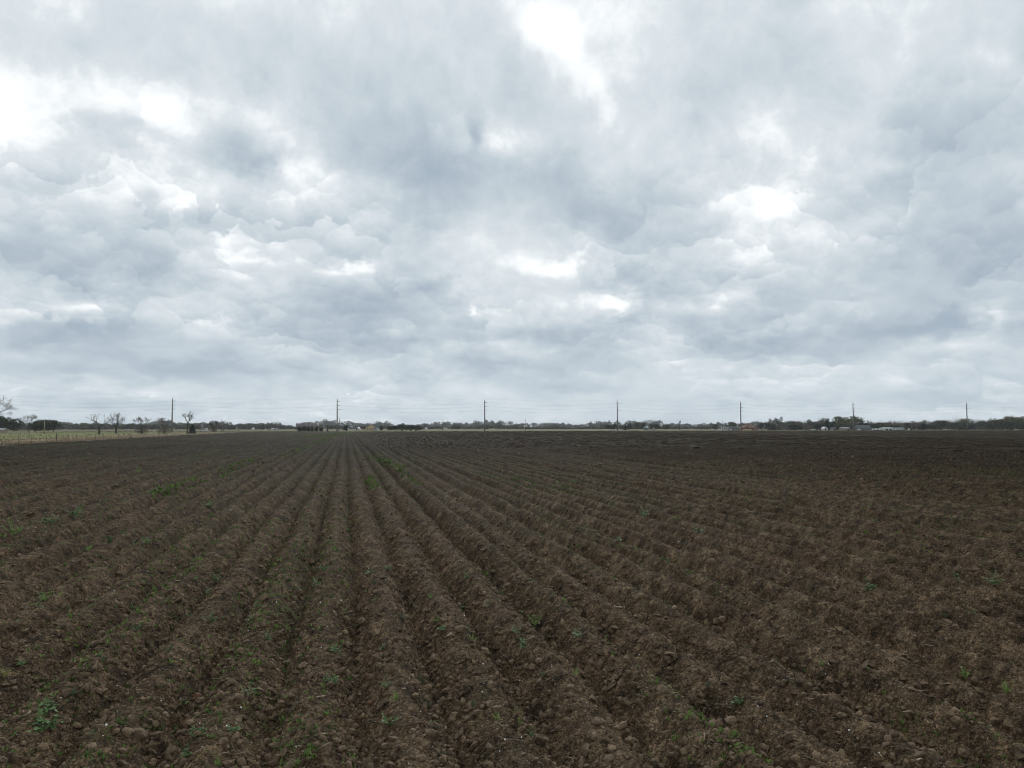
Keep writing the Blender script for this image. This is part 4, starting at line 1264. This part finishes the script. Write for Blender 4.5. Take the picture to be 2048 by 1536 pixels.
wood('far_wood', 'far band of woodland along the horizon, ', -160, 2220, 1900, 2600, 700, 24, 17.0, {'grey green': 'grey green part', 'twig': 'bare grey part', 'oak': 'dark evergreen part'}, 501, far_h)
wood('scrub', 'low scrub at the foot of the farm trees, ', 1500, 2120, 640, 700, 150, 9, 5.5, {'twig': 'bare grey part', 'oak': 'dark part', 'grey green': 'grey green part'}, 503)
wood('hedgerow', 'long hedgerow wood behind the left pasture, ', -120, 560, 760, 920, 230, 10, 5.2, {'grey green': 'grey green part', 'twig': 'bare grey part', 'oak': 'dark part'}, 505)
wood('copse', 'middle distance woods beyond the road, ', 560, 1520, 850, 1000, 260, 9, 4.2, {'grey green': 'grey green part', 'twig': 'bare grey part', 'oak': 'dark part'}, 507, far_h)

# ---------------------------------------------------------------- poles and wires
POLE_Y = 516.0
POLES = [(345, 797), (674.7, 799), (969.5, 801), (1234.5, 803), (1481, 805), (1706, 807), (1933, 808)]
ORDP = ['leftmost', 'second from the left', 'third from the left', 'fourth and middle', 'third from the right', 'second from the right', 'rightmost']
NEAR = ['beside the bushy bare trees', 'before the green headland left of the tan house', 'standing alone over the middle of the field', 'by the long white trailers', 'between the white building and the brick house', 'in front of the great olive oaks', 'before the right hand wood']


def pole_xy(px):
    return on_row(px, POLE_Y)


heads = []
for i, (px, ytop) in enumerate(POLES):
    X, Y = pole_xy(px)
    dep = Y * CT + X * ST
    H = (860.5 - ytop) * dep / 1422.0 + 0.6
    root = empty('transmission_pole', (X, Y, GZ))
    tag(root, f'tall concrete pole, {ORDP[i]}, {NEAR[i]}', 'utility pole', 'tall concrete transmission poles')
    MB().tube([(0.12, 0, -0.2), (0, 0, H * 0.5), (-0.14, 0, H)], [0.52, 0.42, 0.29], 10).build('shaft', M['concrete'], root, True)
    arms = []
    for q, fz in enumerate((0.925, 0.800, 0.675)):
        z = H * fz
        b = MB()
        b.tube([(-0.1, 0, z), (0.7, 0, z + 0.10), (1.75, 0, z + 0.22)], [0.13, 0.12, 0.08], 6)
        for t in range(6):
            c = 0.65 + t * 0.19
            b.tube([(c, 0, z + 0.09 + 0.02 * t), (c + 0.07, 0, z + 0.10 + 0.02 * t)], [0.22, 0.22], 8)
        b.build('insulator', M['insulator'], root)
        arms.append((X + 1.8, Y, GZ + z + 0.22))
    MB().tube([(-0.14, 0, H - 0.4), (0.1, 0, H + 0.3), (0.55, 0, H + 1.3)], [0.10, 0.09, 0.06], 5).build('wire_bracket', M['steel'], root)
    arms.append((X + 0.55, Y, GZ + H + 1.25))
    heads.append(arms)
step_v = [tuple(np.array(heads[1][q]) - np.array(heads[0][q])) for q in range(4)]
for q, lab in ((3, 'thinnest highest wire, running over the tips of the concrete poles'), (0, 'upper of the three power wires strung between the concrete poles'), (1, 'middle of the three power wires strung between the concrete poles'), (2, 'lowest of the three power wires strung between the concrete poles')):
    line = [tuple(np.array(heads[0][q]) - (107, 0, 0))] + [h_[q] for h_ in heads] + [tuple(np.array(heads[-1][q]) + (113, 0, 0))]
    b = MB()
    pts = []
    for a_, c_ in zip(line[:-1], line[1:]):
        for t in range(16):
            u = t / 16
            p = np.array(a_) * (1 - u) + np.array(c_) * u
            p[2] -= (2.1 if q < 3 else 1.4) * 4 * u * (1 - u)
            pts.append(tuple(p))
    pts.append(line[-1])
    b.tube(pts, [(0.025 if q < 3 else 0.015)] * len(pts), 4)
    tag(b.build('overhead_wire', M['wire']), lab, 'wire', 'wires of the transmission line')

#        px   depth  top  base  kind
WOODEN = [
    (249.5, 520, 837, 861, 'tee', 'wooden pole with a crossarm just right of the heavy crowned dead tree'), (444.5, 440, 838, 863, 'plain', 'thick wooden pole, left one of the pair right of the white van'),
    (448.3, 440, 843, 863, 'plain', 'thin wooden pole, right one of the pair right of the white van'), (478.5, 560, 845, 861, 'plain', 'wooden pole right of the pair, before the far hedgerow'),
    (502.5, 700, 846, 860, 'plain', 'faint slim pole among the hedgerow trees'), (513.5, 640, 842, 860, 'lean', 'leaning wooden pole in the hedgerow'),
    (519.5, 700, 849, 860, 'plain', 'short faint pole right of the leaning pole'), (532.5, 700, 851, 860, 'plain', 'shortest faint pole among the hedgerow trees'),
    (556, 560, 843, 861, 'plain', 'straight wooden pole left of the six junipers'), (679, 500, 835, 862, 'can', 'wooden pole with a transformer close beside the second concrete pole'),
    (685.5, 700, 843, 860, 'tee', 'small distant pole right of the transformer pole'), (886, 520, 839, 862, 'can', 'wooden pole with a transformer alone right of the low oaks'),
    (1050.4, 520, 838, 862, 'plain', 'slim wooden pole alone between the third and fourth concrete poles'), (1267.3, 540, 838.5, 862, 'plain', 'slim wooden pole left of the small grey house'),
    (1443.7, 580, 839, 860, 'plain', 'wooden pole rising beside the white flat roofed building'), (1525.6, 590, 848, 860, 'plain', 'left of two short twin poles right of the brick house'),
    (1527.8, 590, 848, 860, 'plain', 'right of two short twin poles right of the brick house'), (1603, 590, 840, 860, 'plain', 'wooden pole in front of the domed oak'),
    (90.5, 330, 841, 866, 'pale', 'pale bare post in front of the dark oak clump'),
]
for px, dep, yt, yb, kind, lab in WOODEN:
    X, Y = at(px, dep)
    H = (yb - yt) * dep / 1422.0
    root = empty('wooden_pole', (X, Y, GZ))
    tag(root, lab, 'utility pole', 'small wooden poles')
    ln_ = 0.9 if kind == 'lean' else 0.0
    MB().tube([(0, 0, -0.2), (ln_ * 0.5, 0, H * 0.5), (ln_, 0, H)], [0.20, 0.17, 0.13], 7).build('shaft', M['plank' if kind == 'pale' else 'wood pole'], root, True)
    if kind == 'tee':
        b = MB().box(-1.2, 1.2, -0.08, 0.08, H - 0.75, H - 0.55)
        for c in (-1.1, -0.4, 1.0):
            b.tube([(c, 0, H - 0.55), (c, 0, H - 0.3)], [0.07, 0.05], 6)
        b.build('crossarm', M['wood pole'], root)
    elif kind in ('plain', 'can'):
        b = MB().tube([(0, 0, H), (0, 0, H + 0.32)], [0.06, 0.09], 6)
        b.tube([(-0.02, -0.1, H * 0.86), (0.35, -0.1, H * 0.87)], [0.06, 0.06], 5)
        b.build('insulator', M['insulator'], root)
    if kind == 'can':
        b = MB().tube([(0.45, 0, H * 0.66), (0.45, 0, H * 0.78), (0.45, 0, H * 0.80)], [0.28, 0.28, 0.18], 10)
        b.tube([(0.0, 0, H * 0.70), (0.3, 0, H * 0.70)], [0.06, 0.06], 5)
        b.build('transformer', M['steel'], root)

# ---------------------------------------------------------------- buildings
def house_root(name, label, px, depth, rz=0.0):
    X, Y = at(px, depth)
    root = empty(name, (X, Y, GZ), -YAW + rz)
    return tag(root, label, 'house' if 'house' in name else name.split('_')[-1])


def gable_x(b, x0, x1, y0, y1, z0, z1, over=0.3, th=0.16):
    """roof with its ridge along x, two slabs"""
    ym = (y0 + y1) / 2
    for ya, s_ in ((y0 - over, -1), (y1 + over, 1)):
        zd = z0 - over * (z1 - z0) / (ym - y0)
        out = [(ya, zd), (ym, z1), (ym, z1 + th), (ya, zd + th)]
        b.prism_y(out, x0 - over, x1 + over)
    return b


def gable_y(b, x0, x1, y0, y1, z0, z1, over=0.3, th=0.16):
    xm = (x0 + x1) / 2
    for xa in (x0 - over, x1 + over):
        zd = z0 - over * (z1 - z0) / (xm - x0)
        b.prism([(xa, zd), (xm, z1), (xm, z1 + th), (xa, zd + th)], y0 - over, y1 + over)
    return b


def window(root, x, z, w, h, y, frame='white', pane='glass'):
    """a window on the wall face at y (the wall looks towards -y)"""
    b = MB()
    t = 0.09
    b.box(x - w / 2 - t, x + w / 2 + t, y - 0.06, y - 0.003, z - t, z)
    b.box(x - w / 2 - t, x + w / 2 + t, y - 0.06, y - 0.003, z + h, z + h + t)
    b.box(x - w / 2 - t, x - w / 2, y - 0.06, y - 0.003, z, z + h)
    b.box(x + w / 2, x + w / 2 + t, y - 0.06, y - 0.003, z, z + h)
    o = b.build('window', M[frame], root)
    MB().box(x - w / 2, x + w / 2, y - 0.03, y - 0.004, z, z + h).build('pane', M[pane], o)
    return o


# tan house where the furrows converge
K = 585 / 1422.0
hr = house_root('farm_house', 'tan brick house with a wide front gable and dark roof where the furrows converge', 744.5, 585)
MB().prism([(-5.4, 0), (3.4, 0), (3.4, 2.0), (-1.0, 4.75), (-5.4, 2.0)], 0, 8).build('gable_wall', M['tan wall'], hr)
MB().box(-5.6, 6.0, 3.0, 9.0, 0, 2.2).build('wall', M['tan wall'], hr)
MB().box(3.4, 5.6, -0.2, 3.0, 0, 2.0).build('entrance_wall', M['white wall'], hr)
rf = gable_x(MB(), -6.0, 6.2, 1.6, 10.0, 2.25, 5.0).build('roof', M['dark roof'], hr)
MB().box(-1.9, -1.3, 5.4, 6.0, 4.7, 5.7).build('chimney', M['grey wall'], rf)
gable_y(MB(), -5.5, 3.5, 0.2, 7.0, 2.02, 4.80, 0.35).build('gable_roof', M['dark roof'], hr)
pb = MB().box(0.9, 5.8, -1.8, 0.8, 1.95, 2.12).build('porch_roof', M['white wall'], hr)
for x in (1.1, 5.6):
    MB().box(x - 0.1, x + 0.1, -1.6, -1.4, 0, 1.95).build('post', M['white wall'], hr)
MB().box(1.3, 3.3, -0.05, -0.004, 0.1, 1.75).build('garage_opening', M['dark'], hr)
window(hr, -3.4, 0.7, 1.0, 1.0, 0)
window(hr, -0.7, 0.7, 1.0, 1.0, 0)

# brick house right of centre
hr = house_root('brick_house', 'red brick house with steep rust brown roofs right of the white building', 1499, 600)
MB().box(-7.6, 7.2, 0, 9, 0, 2.3).build('wall', M['red brick'], hr)
MB().prism_y([(-0.6, 2.25), (9.6, 2.25), (4.8, 5.0), (4.0, 5.0)], -2.4, 3.2).build('roof', M['red roof'], hr)
b = MB()
b.add([(-8.2, -0.6, 2.26), (-8.2, 9.6, 2.26), (-2.4, 9.6, 2.26), (-2.4, -0.6, 2.26), (-2.4, 4.0, 5.0), (-2.4, 4.8, 5.0)], [(0, 3, 4), (0, 4, 5, 1), (1, 5, 2), (0, 1, 2, 3), (3, 2, 5, 4)])
b.add([(3.2, -0.6, 2.27), (3.2, 9.6, 2.27), (8.0, 9.6, 2.27), (8.0, -0.6, 2.27), (3.2, 4.0, 4.6), (3.2, 4.8, 4.6)], [(0, 4, 3), (3, 4, 5, 2), (2, 5, 1), (0, 3, 2, 1), (0, 1, 5, 4)])
b.build('hip_roof', M['red roof'], hr)
MB().prism([(-5.1, 0), (-1.2, 0), (-1.2, 2.2), (-3.1, 3.6), (-5.1, 2.2)], -1.6, 2).build('gable_wall', M['red brick'], hr)
gable_y(MB(), -5.2, -1.1, -1.7, 3.6, 2.2, 3.66, 0.25, 0.14).build('gable_roof', M['red roof'], hr)
MB().prism([(2.6, 0), (6.6, 0), (6.6, 2.0), (4.6, 3.7), (2.6, 2.0)], -1.2, 2).build('gable_wall', M['red brick'], hr)
gable_y(MB(), 2.5, 6.7, -1.3, 3.6, 2.0, 3.76, 0.25, 0.14).build('gable_roof', M['red roof'], hr)
MB().box(-0.8, 0.3, 2.6, 3.6, 3.6, 5.6).build('chimney', M['red brick'], hr)
MB().box(-7.0, 0.9, -2.4, -2.2, 0, 1.15).build('garden_wall', M['tan wall'], hr)
MB().prism([(-3.8, 2.15), (-2.4, 2.15), (-3.1, 3.0)], -1.66, -1.605).build('gable_vent', M['dark'], hr)
window(hr, -3.1, 0.9, 1.2, 1.1, -1.6)
window(hr, 4.6, 0.7, 1.1, 1.2, -1.2)
MB().box(1.1, 2.1, -0.08, -0.004, 0.05, 2.0).build('door', M['dark'], hr)

# white flat roofed building
hr = house_root('white_building', 'long low white building with a flat roof over an open dark porch', 1459, 585)
hr['category'] = 'building'
MB().box(-5.3, -0.8, 0, 7, 0, 2.75).build('wall', M['white wall'], hr)
MB().box(-8.2, -5.3, 0.5, 5, 0, 1.3).build('annex_wall', M['white wall'], hr)
MB().box(-0.8, 8.6, 4.0, 4.3, 0, 2.5).build('porch_wall', M['grey wall'], hr)
MB().box(-6.2, 8.9, -0.6, 7.4, 2.76, 3.1).build('roof', M['white'], hr)
for x in (1.2, 3.4, 5.6, 8.3):
    MB().box(x - 0.09, x + 0.09, -0.3, -0.12, 0, 2.75).build('post', M['white wall'], hr)
for x in (-4.3, -2.7):
    window(hr, x, 0.9, 0.8, 1.1, 0)
MB().box(-1.6, -0.95, -0.08, -0.004, 0.02, 1.9).build('door', M['grey wall'], hr)
for x in (2.3, 4.5, 6.8):
    window(hr, x, 0.9, 1.1, 1.0, 4.0)
X, Y = at(1460.5, 575)
root = empty('gas_tank', (X, Y, GZ), -YAW)
tag(root, 'small rounded white gas tank in front of the white building porch', 'tank')
b = MB()
for (xa, ra) in ((0, 0),):
    b.tube([(-1.0, 0, 0.9), (-0.9, 0, 0.9), (-0.7, 0, 0.9), (0.7, 0, 0.9), (0.9, 0, 0.9), (1.0, 0, 0.9)], [0.1, 0.36, 0.5, 0.5, 0.36, 0.1], 12)
b.build('body', M['white'], root, True)
for x in (-0.55, 0.55):
    MB().box(x - 0.1, x + 0.1, -0.35, 0.35, 0, 0.5).build('leg', M['steel'], root)


def cottage(name, label, px, depth, w, d, hw, hr_, wall, roof, gable='x', rz=0.0, win=(), door=None, cat='house', over=0.3):
    r_ = house_root(name, label, px, depth, rz)
    r_['category'] = cat
    if gable == 'x':
        b_ = MB().prism_y([(0, 0), (d, 0), (d, hw), (d / 2, hr_ - 0.02), (0, hw)], -w / 2, w / 2)
        b_.build('wall', M[wall], r_)
        gable_x(MB(), -w / 2, w / 2, 0, d, hw + 0.02, hr_, over).build('roof', M[roof], r_)
    else:
        b_ = MB().prism([(-w / 2, 0), (w / 2, 0), (w / 2, hw), (0, hr_ - 0.02), (-w / 2, hw)], 0, d)
        b_.build('wall', M[wall], r_)
        gable_y(MB(), -w / 2, w / 2, 0, d, hw + 0.02, hr_, over).build('roof', M[roof], r_)
    for x_, z_, ww, wh in win:
        window(r_, x_, z_, ww, wh, 0)
    if door is not None:
        MB().box(door - 0.45, door + 0.45, -0.07, -0.004, 0.02, 1.95).build('door', M['dark'], r_)
    return r_


cottage('grey_house', 'small pale house with a grey roof half hidden by dark trees', 1293, 668, 5.0, 6, 1.8, 3.6, 'grey wall', 'grey roof', 'x', 0, [(-1.5, 0.8, 0.9, 1.0), (1.2, 0.8, 0.9, 1.0)], 0.0)
cottage('garden_shed', 'small white gabled shed under the broad black cedar', 1650.5, 595, 3.4, 4, 1.7, 2.9, 'white wall', 'grey roof', 'y', 0.2, [(0.9, 0.6, 0.5, 0.7)], -0.5, 'shed')
cottage('garden_shed', 'grey weathered shed between the white shed and the tan cottage', 1666.5, 600, 3.0, 3.5, 1.7, 2.5, 'grey wall', 'dark roof', 'x', 0, [(-0.7, 0.6, 0.5, 0.6)], 0.6, 'shed')
cottage('tan_cottage', 'low tan cottage with a pale roof left of the second pole from the right', 1690.5, 595, 6.4, 6, 1.7, 2.7, 'plank', 'grey wall', 'x', 0, [(-2.0, 0.6, 0.9, 0.8), (0.3, 0.6, 0.9, 0.8)], 2.0)
ph = cottage('porch_house', 'grey house with a long dark roofed porch right of the second pole from the right', 1727, 595, 11.5, 8, 2.0, 4.3, 'grey wall', 'dark roof', 'x', 0, [(-4.6, 0.8, 0.9, 1.0), (0.5, 0.8, 0.9, 1.0), (3.2, 0.8, 0.9, 1.0)], -1.4)
MB().prism_y([(-2.6, 1.62), (-0.32, 1.85), (-0.32, 1.97), (-2.6, 1.74)], -3.2, 6.2).build('porch_roof', M['dark roof'], ph)
for x in (-3.0, -0.8, 1.4, 3.7, 6.0):
    MB().box(x - 0.08, x + 0.08, -2.5, -2.34, 0, 1.64).build('post', M['white wall'], ph)
cottage('white_house', 'small white house low behind the second concrete pole', 693, 540, 3.2, 4, 1.0, 1.7, 'white wall', 'grey roof', 'x', 0, [(-0.6, 0.4, 0.4, 0.4)], 0.6)
cottage('white_house', 'white farm building left of the tan house behind the brown shrub', 715.5, 620, 3.4, 5, 1.6, 2.6, 'white wall', 'grey roof', 'y', 0, [(0.7, 0.6, 0.5, 0.6)], -0.6)
cottage('long_barn', 'long low pale barn in the hedgerow left of the six junipers', 548.5, 640, 4.9, 5, 1.0, 1.6, 'white wall', 'grey roof', 'x', 0, [(-1.5, 0.4, 0.5, 0.4)], 1.2, 'barn')
cottage('white_shed', 'tiny white shed at the foot of the hedgerow left of the long barn', 530.5, 640, 1.8, 2.5, 0.8, 1.2, 'white wall', 'grey roof', 'y', 0, [], None, 'shed')
cottage('white_shed', 'tiny pale roofed shed high among the hedgerow trees', 506, 690, 2.0, 2.5, 1.5, 2.1, 'white wall', 'white', 'y', 0, [], None, 'shed')
cottage('white_shed', 'small white shed at the foot of the trees near the crossarm pole', 256.5, 520, 1.5, 2.0, 0.7, 1.0, 'grey wall', 'grey roof', 'x', 0, [], None, 'shed')
cottage('tin_barn', 'pale roofed barn far back right of the low oaks', 854.5, 760, 1.7, 4, 1.2, 2.2, 'white wall', 'white', 'y', 0.5, [], None, 'barn')
cottage('white_shed', 'tiny white upright pump shed right of the small grey house', 1307.5, 610, 1.0, 1.2, 1.5, 1.9, 'white wall', 'white', 'x', 0, [], 0.0, 'shed', 0.1)
cottage('white_shed', 'tiny white shed at the foot of the trees left of the yellow sign', 1816.5, 600, 1.1, 1.5, 0.9, 1.4, 'white wall', 'white', 'x', 0, [], None, 'shed', 0.1)
cottage('low_shed', 'low grey shed at the left edge under the dark oak', 3, 372, 3.2, 3.5, 1.5, 2.1, 'plank', 'grey roof', 'x', 0, [], None, 'shed')
X, Y = at(1831.5, 596)
root = empty('sign_board', (X, Y, GZ), -YAW)
tag(root, 'low pale yellow board at the roadside before the reddish bare trees', 'sign')
MB().box(-0.6, 0.6, -0.04, 0.04, 0.35, 0.95).build('panel', M['yellow'], root)
for x in (-0.5, 0.5):
    MB().box(x - 0.05, x + 0.05, 0.042, 0.12, 0, 0.9).build('post', M['wood pole'], root)

# ---------------------------------------------------------------- vehicles and trailers
def wheel(root, x, y, r_=0.36, w=0.24):
    t = MB().tube([(x, y - w / 2, r_), (x, y + w / 2, r_)], [r_, r_], 14).build('wheel', M['rubber'], root)
    MB().tube([(x, y - w / 2 - 0.015, r_), (x, y + w / 2 + 0.015, r_)], [r_ * 0.55, r_ * 0.55], 10).build('rim', M['steel'], t)


def vehicle(name, label, cat, px, depth, prof, width, wheels, side_windows, rz=0.0, paint='white', flip=False, group=None, scale=1.0):
    """prof: (x, z) side outline, nose towards -x; windows: (x, z) outlines on the sides"""
    X, Y = at(px, depth)
    root = empty(name, (X, Y, GZ), -YAW + rz + (math.pi if flip else 0))
    root.scale = (scale,) * 3
    tag(root, label, cat, group)
    MB().prism(prof, -width / 2, width / 2).build('body', M[paint], root)
    for o_ in side_windows:
        for s_ in (-1, 1):
            ys = sorted((s_ * (width / 2 + 0.004), s_ * (width / 2 + 0.02)))
            MB().prism(o_, ys[0], ys[1]).build('window', M['glass'], root)
    for x_ in wheels:
        for s_ in (-1, 1):
            wheel(root, x_, s_ * (width / 2 - 0.1))
    xn = min(p[0] for p in prof)
    xt = max(p[0] for p in prof)
    for s_ in (-1, 1):
        yc = s_ * (width / 2 - 0.28)
        MB().box(xn - 0.03, xn + 0.06, yc - 0.15, yc + 0.15, 0.72, 0.88).build('headlight', M['glass'], root)
        MB().box(xt - 0.06, xt + 0.03, yc - 0.12, yc + 0.12, 0.75, 0.98).build('tail_light', M['lamp'], root)
    return root


VAN = [(-2.6, 0.35), (-2.6, 0.95), (-2.35, 1.12), (-1.35, 1.25), (-0.75, 2.05), (-0.6, 2.25), (2.5, 2.3), (2.6, 2.2), (2.6, 0.35)]
vehicle('white_van', 'white van with a sloping nose parked beside the small bare round tree', 'van', 408.5, 460, VAN, 1.95, (-1.65, 1.6), [[(-1.05, 1.25), (-0.1, 1.25), (-0.1, 1.95), (-0.62, 1.95)], [(0.3, 1.35), (1.3, 1.35), (1.3, 1.95), (0.3, 1.95)]], 0.0, scale=0.86)
PICKUP = [(-2.7, 0.4), (-2.7, 0.95), (-1.3, 1.1), (-0.6, 1.7), (0.75, 1.72), (0.95, 1.1), (2.6, 1.1), (2.65, 1.0), (2.65, 0.4)]
vehicle('pickup_truck', 'white pickup parked under the pale airy tree', 'pickup truck', 1625, 595, PICKUP, 1.9, (-1.7, 1.6), [[(-0.85, 1.15), (0.0, 1.15), (0.0, 1.6), (-0.5, 1.6)], [(0.08, 1.15), (0.72, 1.15), (0.65, 1.6), (0.08, 1.6)]], 0.05, flip=True, scale=0.8)
CAR = [(-2.2, 0.3), (-2.2, 0.75), (-1.2, 0.92), (-0.55, 1.4), (1.0, 1.42), (1.7, 0.98), (2.2, 0.92), (2.2, 0.3)]
CARW = [[(-0.9, 0.95), (0.1, 0.95), (0.1, 1.32), (-0.5, 1.32)], [(0.18, 0.95), (1.4, 0.97), (0.95, 1.32), (0.18, 1.32)]]
vehicle('parked_car', 'white car under the tan house porch roof', 'car', 751.5, 576, CAR, 1.75, (-1.4, 1.35), CARW, 0.1)
vehicle('parked_car', 'white car parked by the foot of the second concrete pole', 'car', 677, 512, CAR, 1.75, (-1.4, 1.35), CARW, 0.5, scale=0.75)
vehicle('parked_car', 'silver car at the left of the two long pale roofs on the right', 'car', 1792, 590, CAR, 1.75, (-1.4, 1.35), CARW, 0.0, 'grey roof', group='cars parked by the right farms')
vehicle('parked_car', 'silver car at the right end of the parked vehicles', 'car', 1802, 592, CAR, 1.75, (-1.4, 1.35), CARW, 0.1, 'grey roof', flip=True, group='cars parked by the right farms')
vehicle('parked_car', 'white car at the left corner of the porch house', 'car', 1717.5, 588, CAR, 1.75, (-1.4, 1.35), CARW, 0.3, scale=0.8, group='cars parked by the right farms')


def trailer(label, px, depth, L, z0, z1, wins, group, cat='trailer', name='trailer'):
    X, Y = at(px, depth)
    root = empty(name, (X, Y, GZ), -YAW)
    tag(root, label, cat, group)
    MB().prism([(-L / 2, z0), (L / 2, z0), (L / 2, z1 - 0.2), (L / 2 - 0.2, z1), (-L / 2 + 0.3, z1), (-L / 2, z1 - 0.4)], -1.1, 1.1).build('body', M['white'], root)
    for x_, w_ in wins:
        MB().box(x_ - w_ / 2, x_ + w_ / 2, -1.13, -1.104, z0 + (z1 - z0) * 0.42, z0 + (z1 - z0) * 0.82).build('window', M['glass'], root)
    for x_ in (L * 0.08, L * 0.24):
        for s_ in (-1, 1):
            wheel(root, x_, s_ * 0.98, 0.34)
    MB().tube([(-L / 2, 0, z0 + 0.08), (-L / 2 - 1.0, 0, z0 + 0.05)], [0.06, 0.05], 6).build('tow_bar', M['steel'], root)


G_TR = 'white trailers parked by the right farms'
trailer('small white trailer right after the porch house', 1746.5, 588, 2.6, 0.4, 1.5, [(-0.3, 0.5)], G_TR)
trailer('white camper trailer second after the porch house', 1753, 590, 3.0, 0.45, 1.75, [(-0.6, 0.6), (0.6, 0.5)], G_TR)
trailer('low white camper trailer third after the porch house', 1760.5, 588, 3.4, 0.4, 1.5, [(-0.9, 0.5), (0.2, 0.7)], G_TR)
trailer('long pale low trailer left of the fourth concrete pole', 1220.5, 600, 5.6, 0.3, 1.0, [(-1.6, 0.6), (0.6, 0.7), (1.8, 0.4)], 'long low white trailers by the middle pole')
trailer('long pale low trailer right of the fourth concrete pole', 1240.8, 600, 3.8, 0.3, 1.0, [(-0.6, 0.5), (0.9, 0.5)], 'long low white trailers by the middle pole')
X, Y = at(1774, 592)
hr = cottage('white_garage', 'white open fronted garage right of the camper trailers', 1774.5, 594, 8.6, 6, 1.7, 2.3, 'white wall', 'white', 'x', 0, [], None, 'garage', 0.15)
for x in (-0.9, 2.2):
    MB().box(x - 1.0, x + 1.0, -0.05, -0.004, 0.02, 1.4).build('opening', M['dark'], hr)
hr = cottage('carport', 'long low pale carport roof over the silver cars', 1797, 600, 8.0, 5, 1.6, 2.2, 'grey wall', 'grey wall', 'x', 0, [], None, 'carport', 0.15)
MB().box(-3.6, 3.6, -0.05, -0.004, 0.02, 1.5).build('opening', M['dark'], hr)

# ---------------------------------------------------------------- fence along the left verge
FX = -60.0
fr = empty('wire_fence', (FX, 0, GZ))
tag(fr, 'thin wire fence of dark metal posts along the left verge', 'fence')
rs = random.Random(5)
ys = [128 + 6.05 * q for q in range(48)]
pm = MB().box(-0.035, 0.035, -0.035, 0.035, -0.3, 1.45)
pm.box(-0.045, 0.045, -0.012, 0.012, 0.0, 0.35)
post = pm.build('post', M['wood pole'], fr)
for i, y in enumerate(ys):
    o = post if i == 0 else post.copy()
    if i:
        COL.objects.link(o)
        o.parent = fr
    big = (i == 7)
    o.location = (rs.uniform(-0.08, 0.08), y + rs.uniform(-0.4, 0.4), 0)
    o.scale = (2.4, 2.4, 1.15) if big else (0.95, 0.95, rs.uniform(0.92, 1.05))
    o.rotation_euler = (rs.uniform(-0.03, 0.03), rs.uniform(-0.04, 0.04), 0)
for z in (0.35, 0.65, 0.95, 1.25):
    MB().tube([(0.05, y, z + 0.02 * math.sin(y)) for y in np.arange(100, 420, 8.0)], [0.008] * len(np.arange(100, 420, 8.0)), 4).build('wire', M['wire'], fr)
X, Y = ground_at(258, 877.5)
root = empty('fence_brace', (X, Y, GZ), -YAW)
tag(root, 'pale leaning fence brace, two bleached timbers meeting at the top', 'fence brace')
MB().tube([(-0.65, 0, -0.1), (0.0, 0, 1.55)], [0.10, 0.085], 7).build('leg', M['bleached'], root)
MB().tube([(0.75, 0.05, -0.1), (0.05, 0.02, 1.5)], [0.09, 0.08], 7).build('leg', M['wood pole'], root)
MB().box(-0.14, 0.2, -0.1, 0.1, 1.42, 1.6).build('cap', M['bleached'], root)

# ---------------------------------------------------------------- grass
def flat_z(x_, y_):
    return np.full(len(x_), -0.11)


def grass(name, label, x0, x1, y0, y1, n, hgt, mat, seed, near=True):
    g_ = np.random.default_rng(seed)
    u = g_.random(n)
    y_ = 1 / (1 / y0 + u * (1 / y1 - 1 / y0)) if near else y0 + u * (y1 - y0)
    x_ = x0 + (x1 - x0) * g_.random(n)
    kk = fbm(x_ * 0.12, y_ * 0.05, seed, 3) + 0.25 * g_.random(n) > 0.5
    x_, y_ = x_[kk], y_[kk]
    s_ = hgt * (0.5 + g_.random(len(x_)))
    tufts(x_, y_, s_, s_ * 0.7, 5, g_, name, M[mat], label, flat_z, 0.3)


grass('verge_grass', 'dry brown grass on the strip between field and fence', -66, FIELD_X0 + 0.2, 55, 424, 9000, 0.20, 'dry blade', 601)
grass('green_grass', 'green weeds at the near end of the left verge', -58, FIELD_X0 + 0.2, 55, 130, 900, 0.22, 'green blade', 602)
grass('dry_grass', 'pale dry grass along the fence', -80, -64, 80, 424, 7000, 0.24, 'dry blade', 603)
grass('pasture_grass', 'green grass of the left pasture', -150, -80, 110, 424, 4500, 0.35, 'green blade', 604)
grass('headland_grass', 'rough grass along the far edge of the field', -160, 560, 424, 446, 7000, 0.35, 'green blade', 605, False)
grass('roadside_grass', 'pale dry grass beyond the far edge of the field', -160, 620, 452, 512, 7000, 0.4, 'dull blade', 606, False)

# ---------------------------------------------------------------- haze
HAZE_DENSITY = 0.00008
hm_ = bpy.data.materials.new('haze air')
hm_.use_nodes = True
ht = hm_.node_tree
for nd in list(ht.nodes):
    if nd.type != 'OUTPUT_MATERIAL':
        ht.nodes.remove(nd)
pv = ht.nodes.new('ShaderNodeVolumePrincipled')
pv.inputs['Color'].default_value = (0.86, 0.92, 1.0, 1.0)
pv.inputs['Density'].default_value = HAZE_DENSITY
pv.inputs['Anisotropy'].default_value = 0.2
ht.links.new(pv.outputs[0], ht.nodes['Material Output'].inputs['Volume'])
hb = MB().box(-7100, 7100, -7100, 7100, -1.2, 36.0).build('haze', hm_)
tag(hb, kind='stuff')
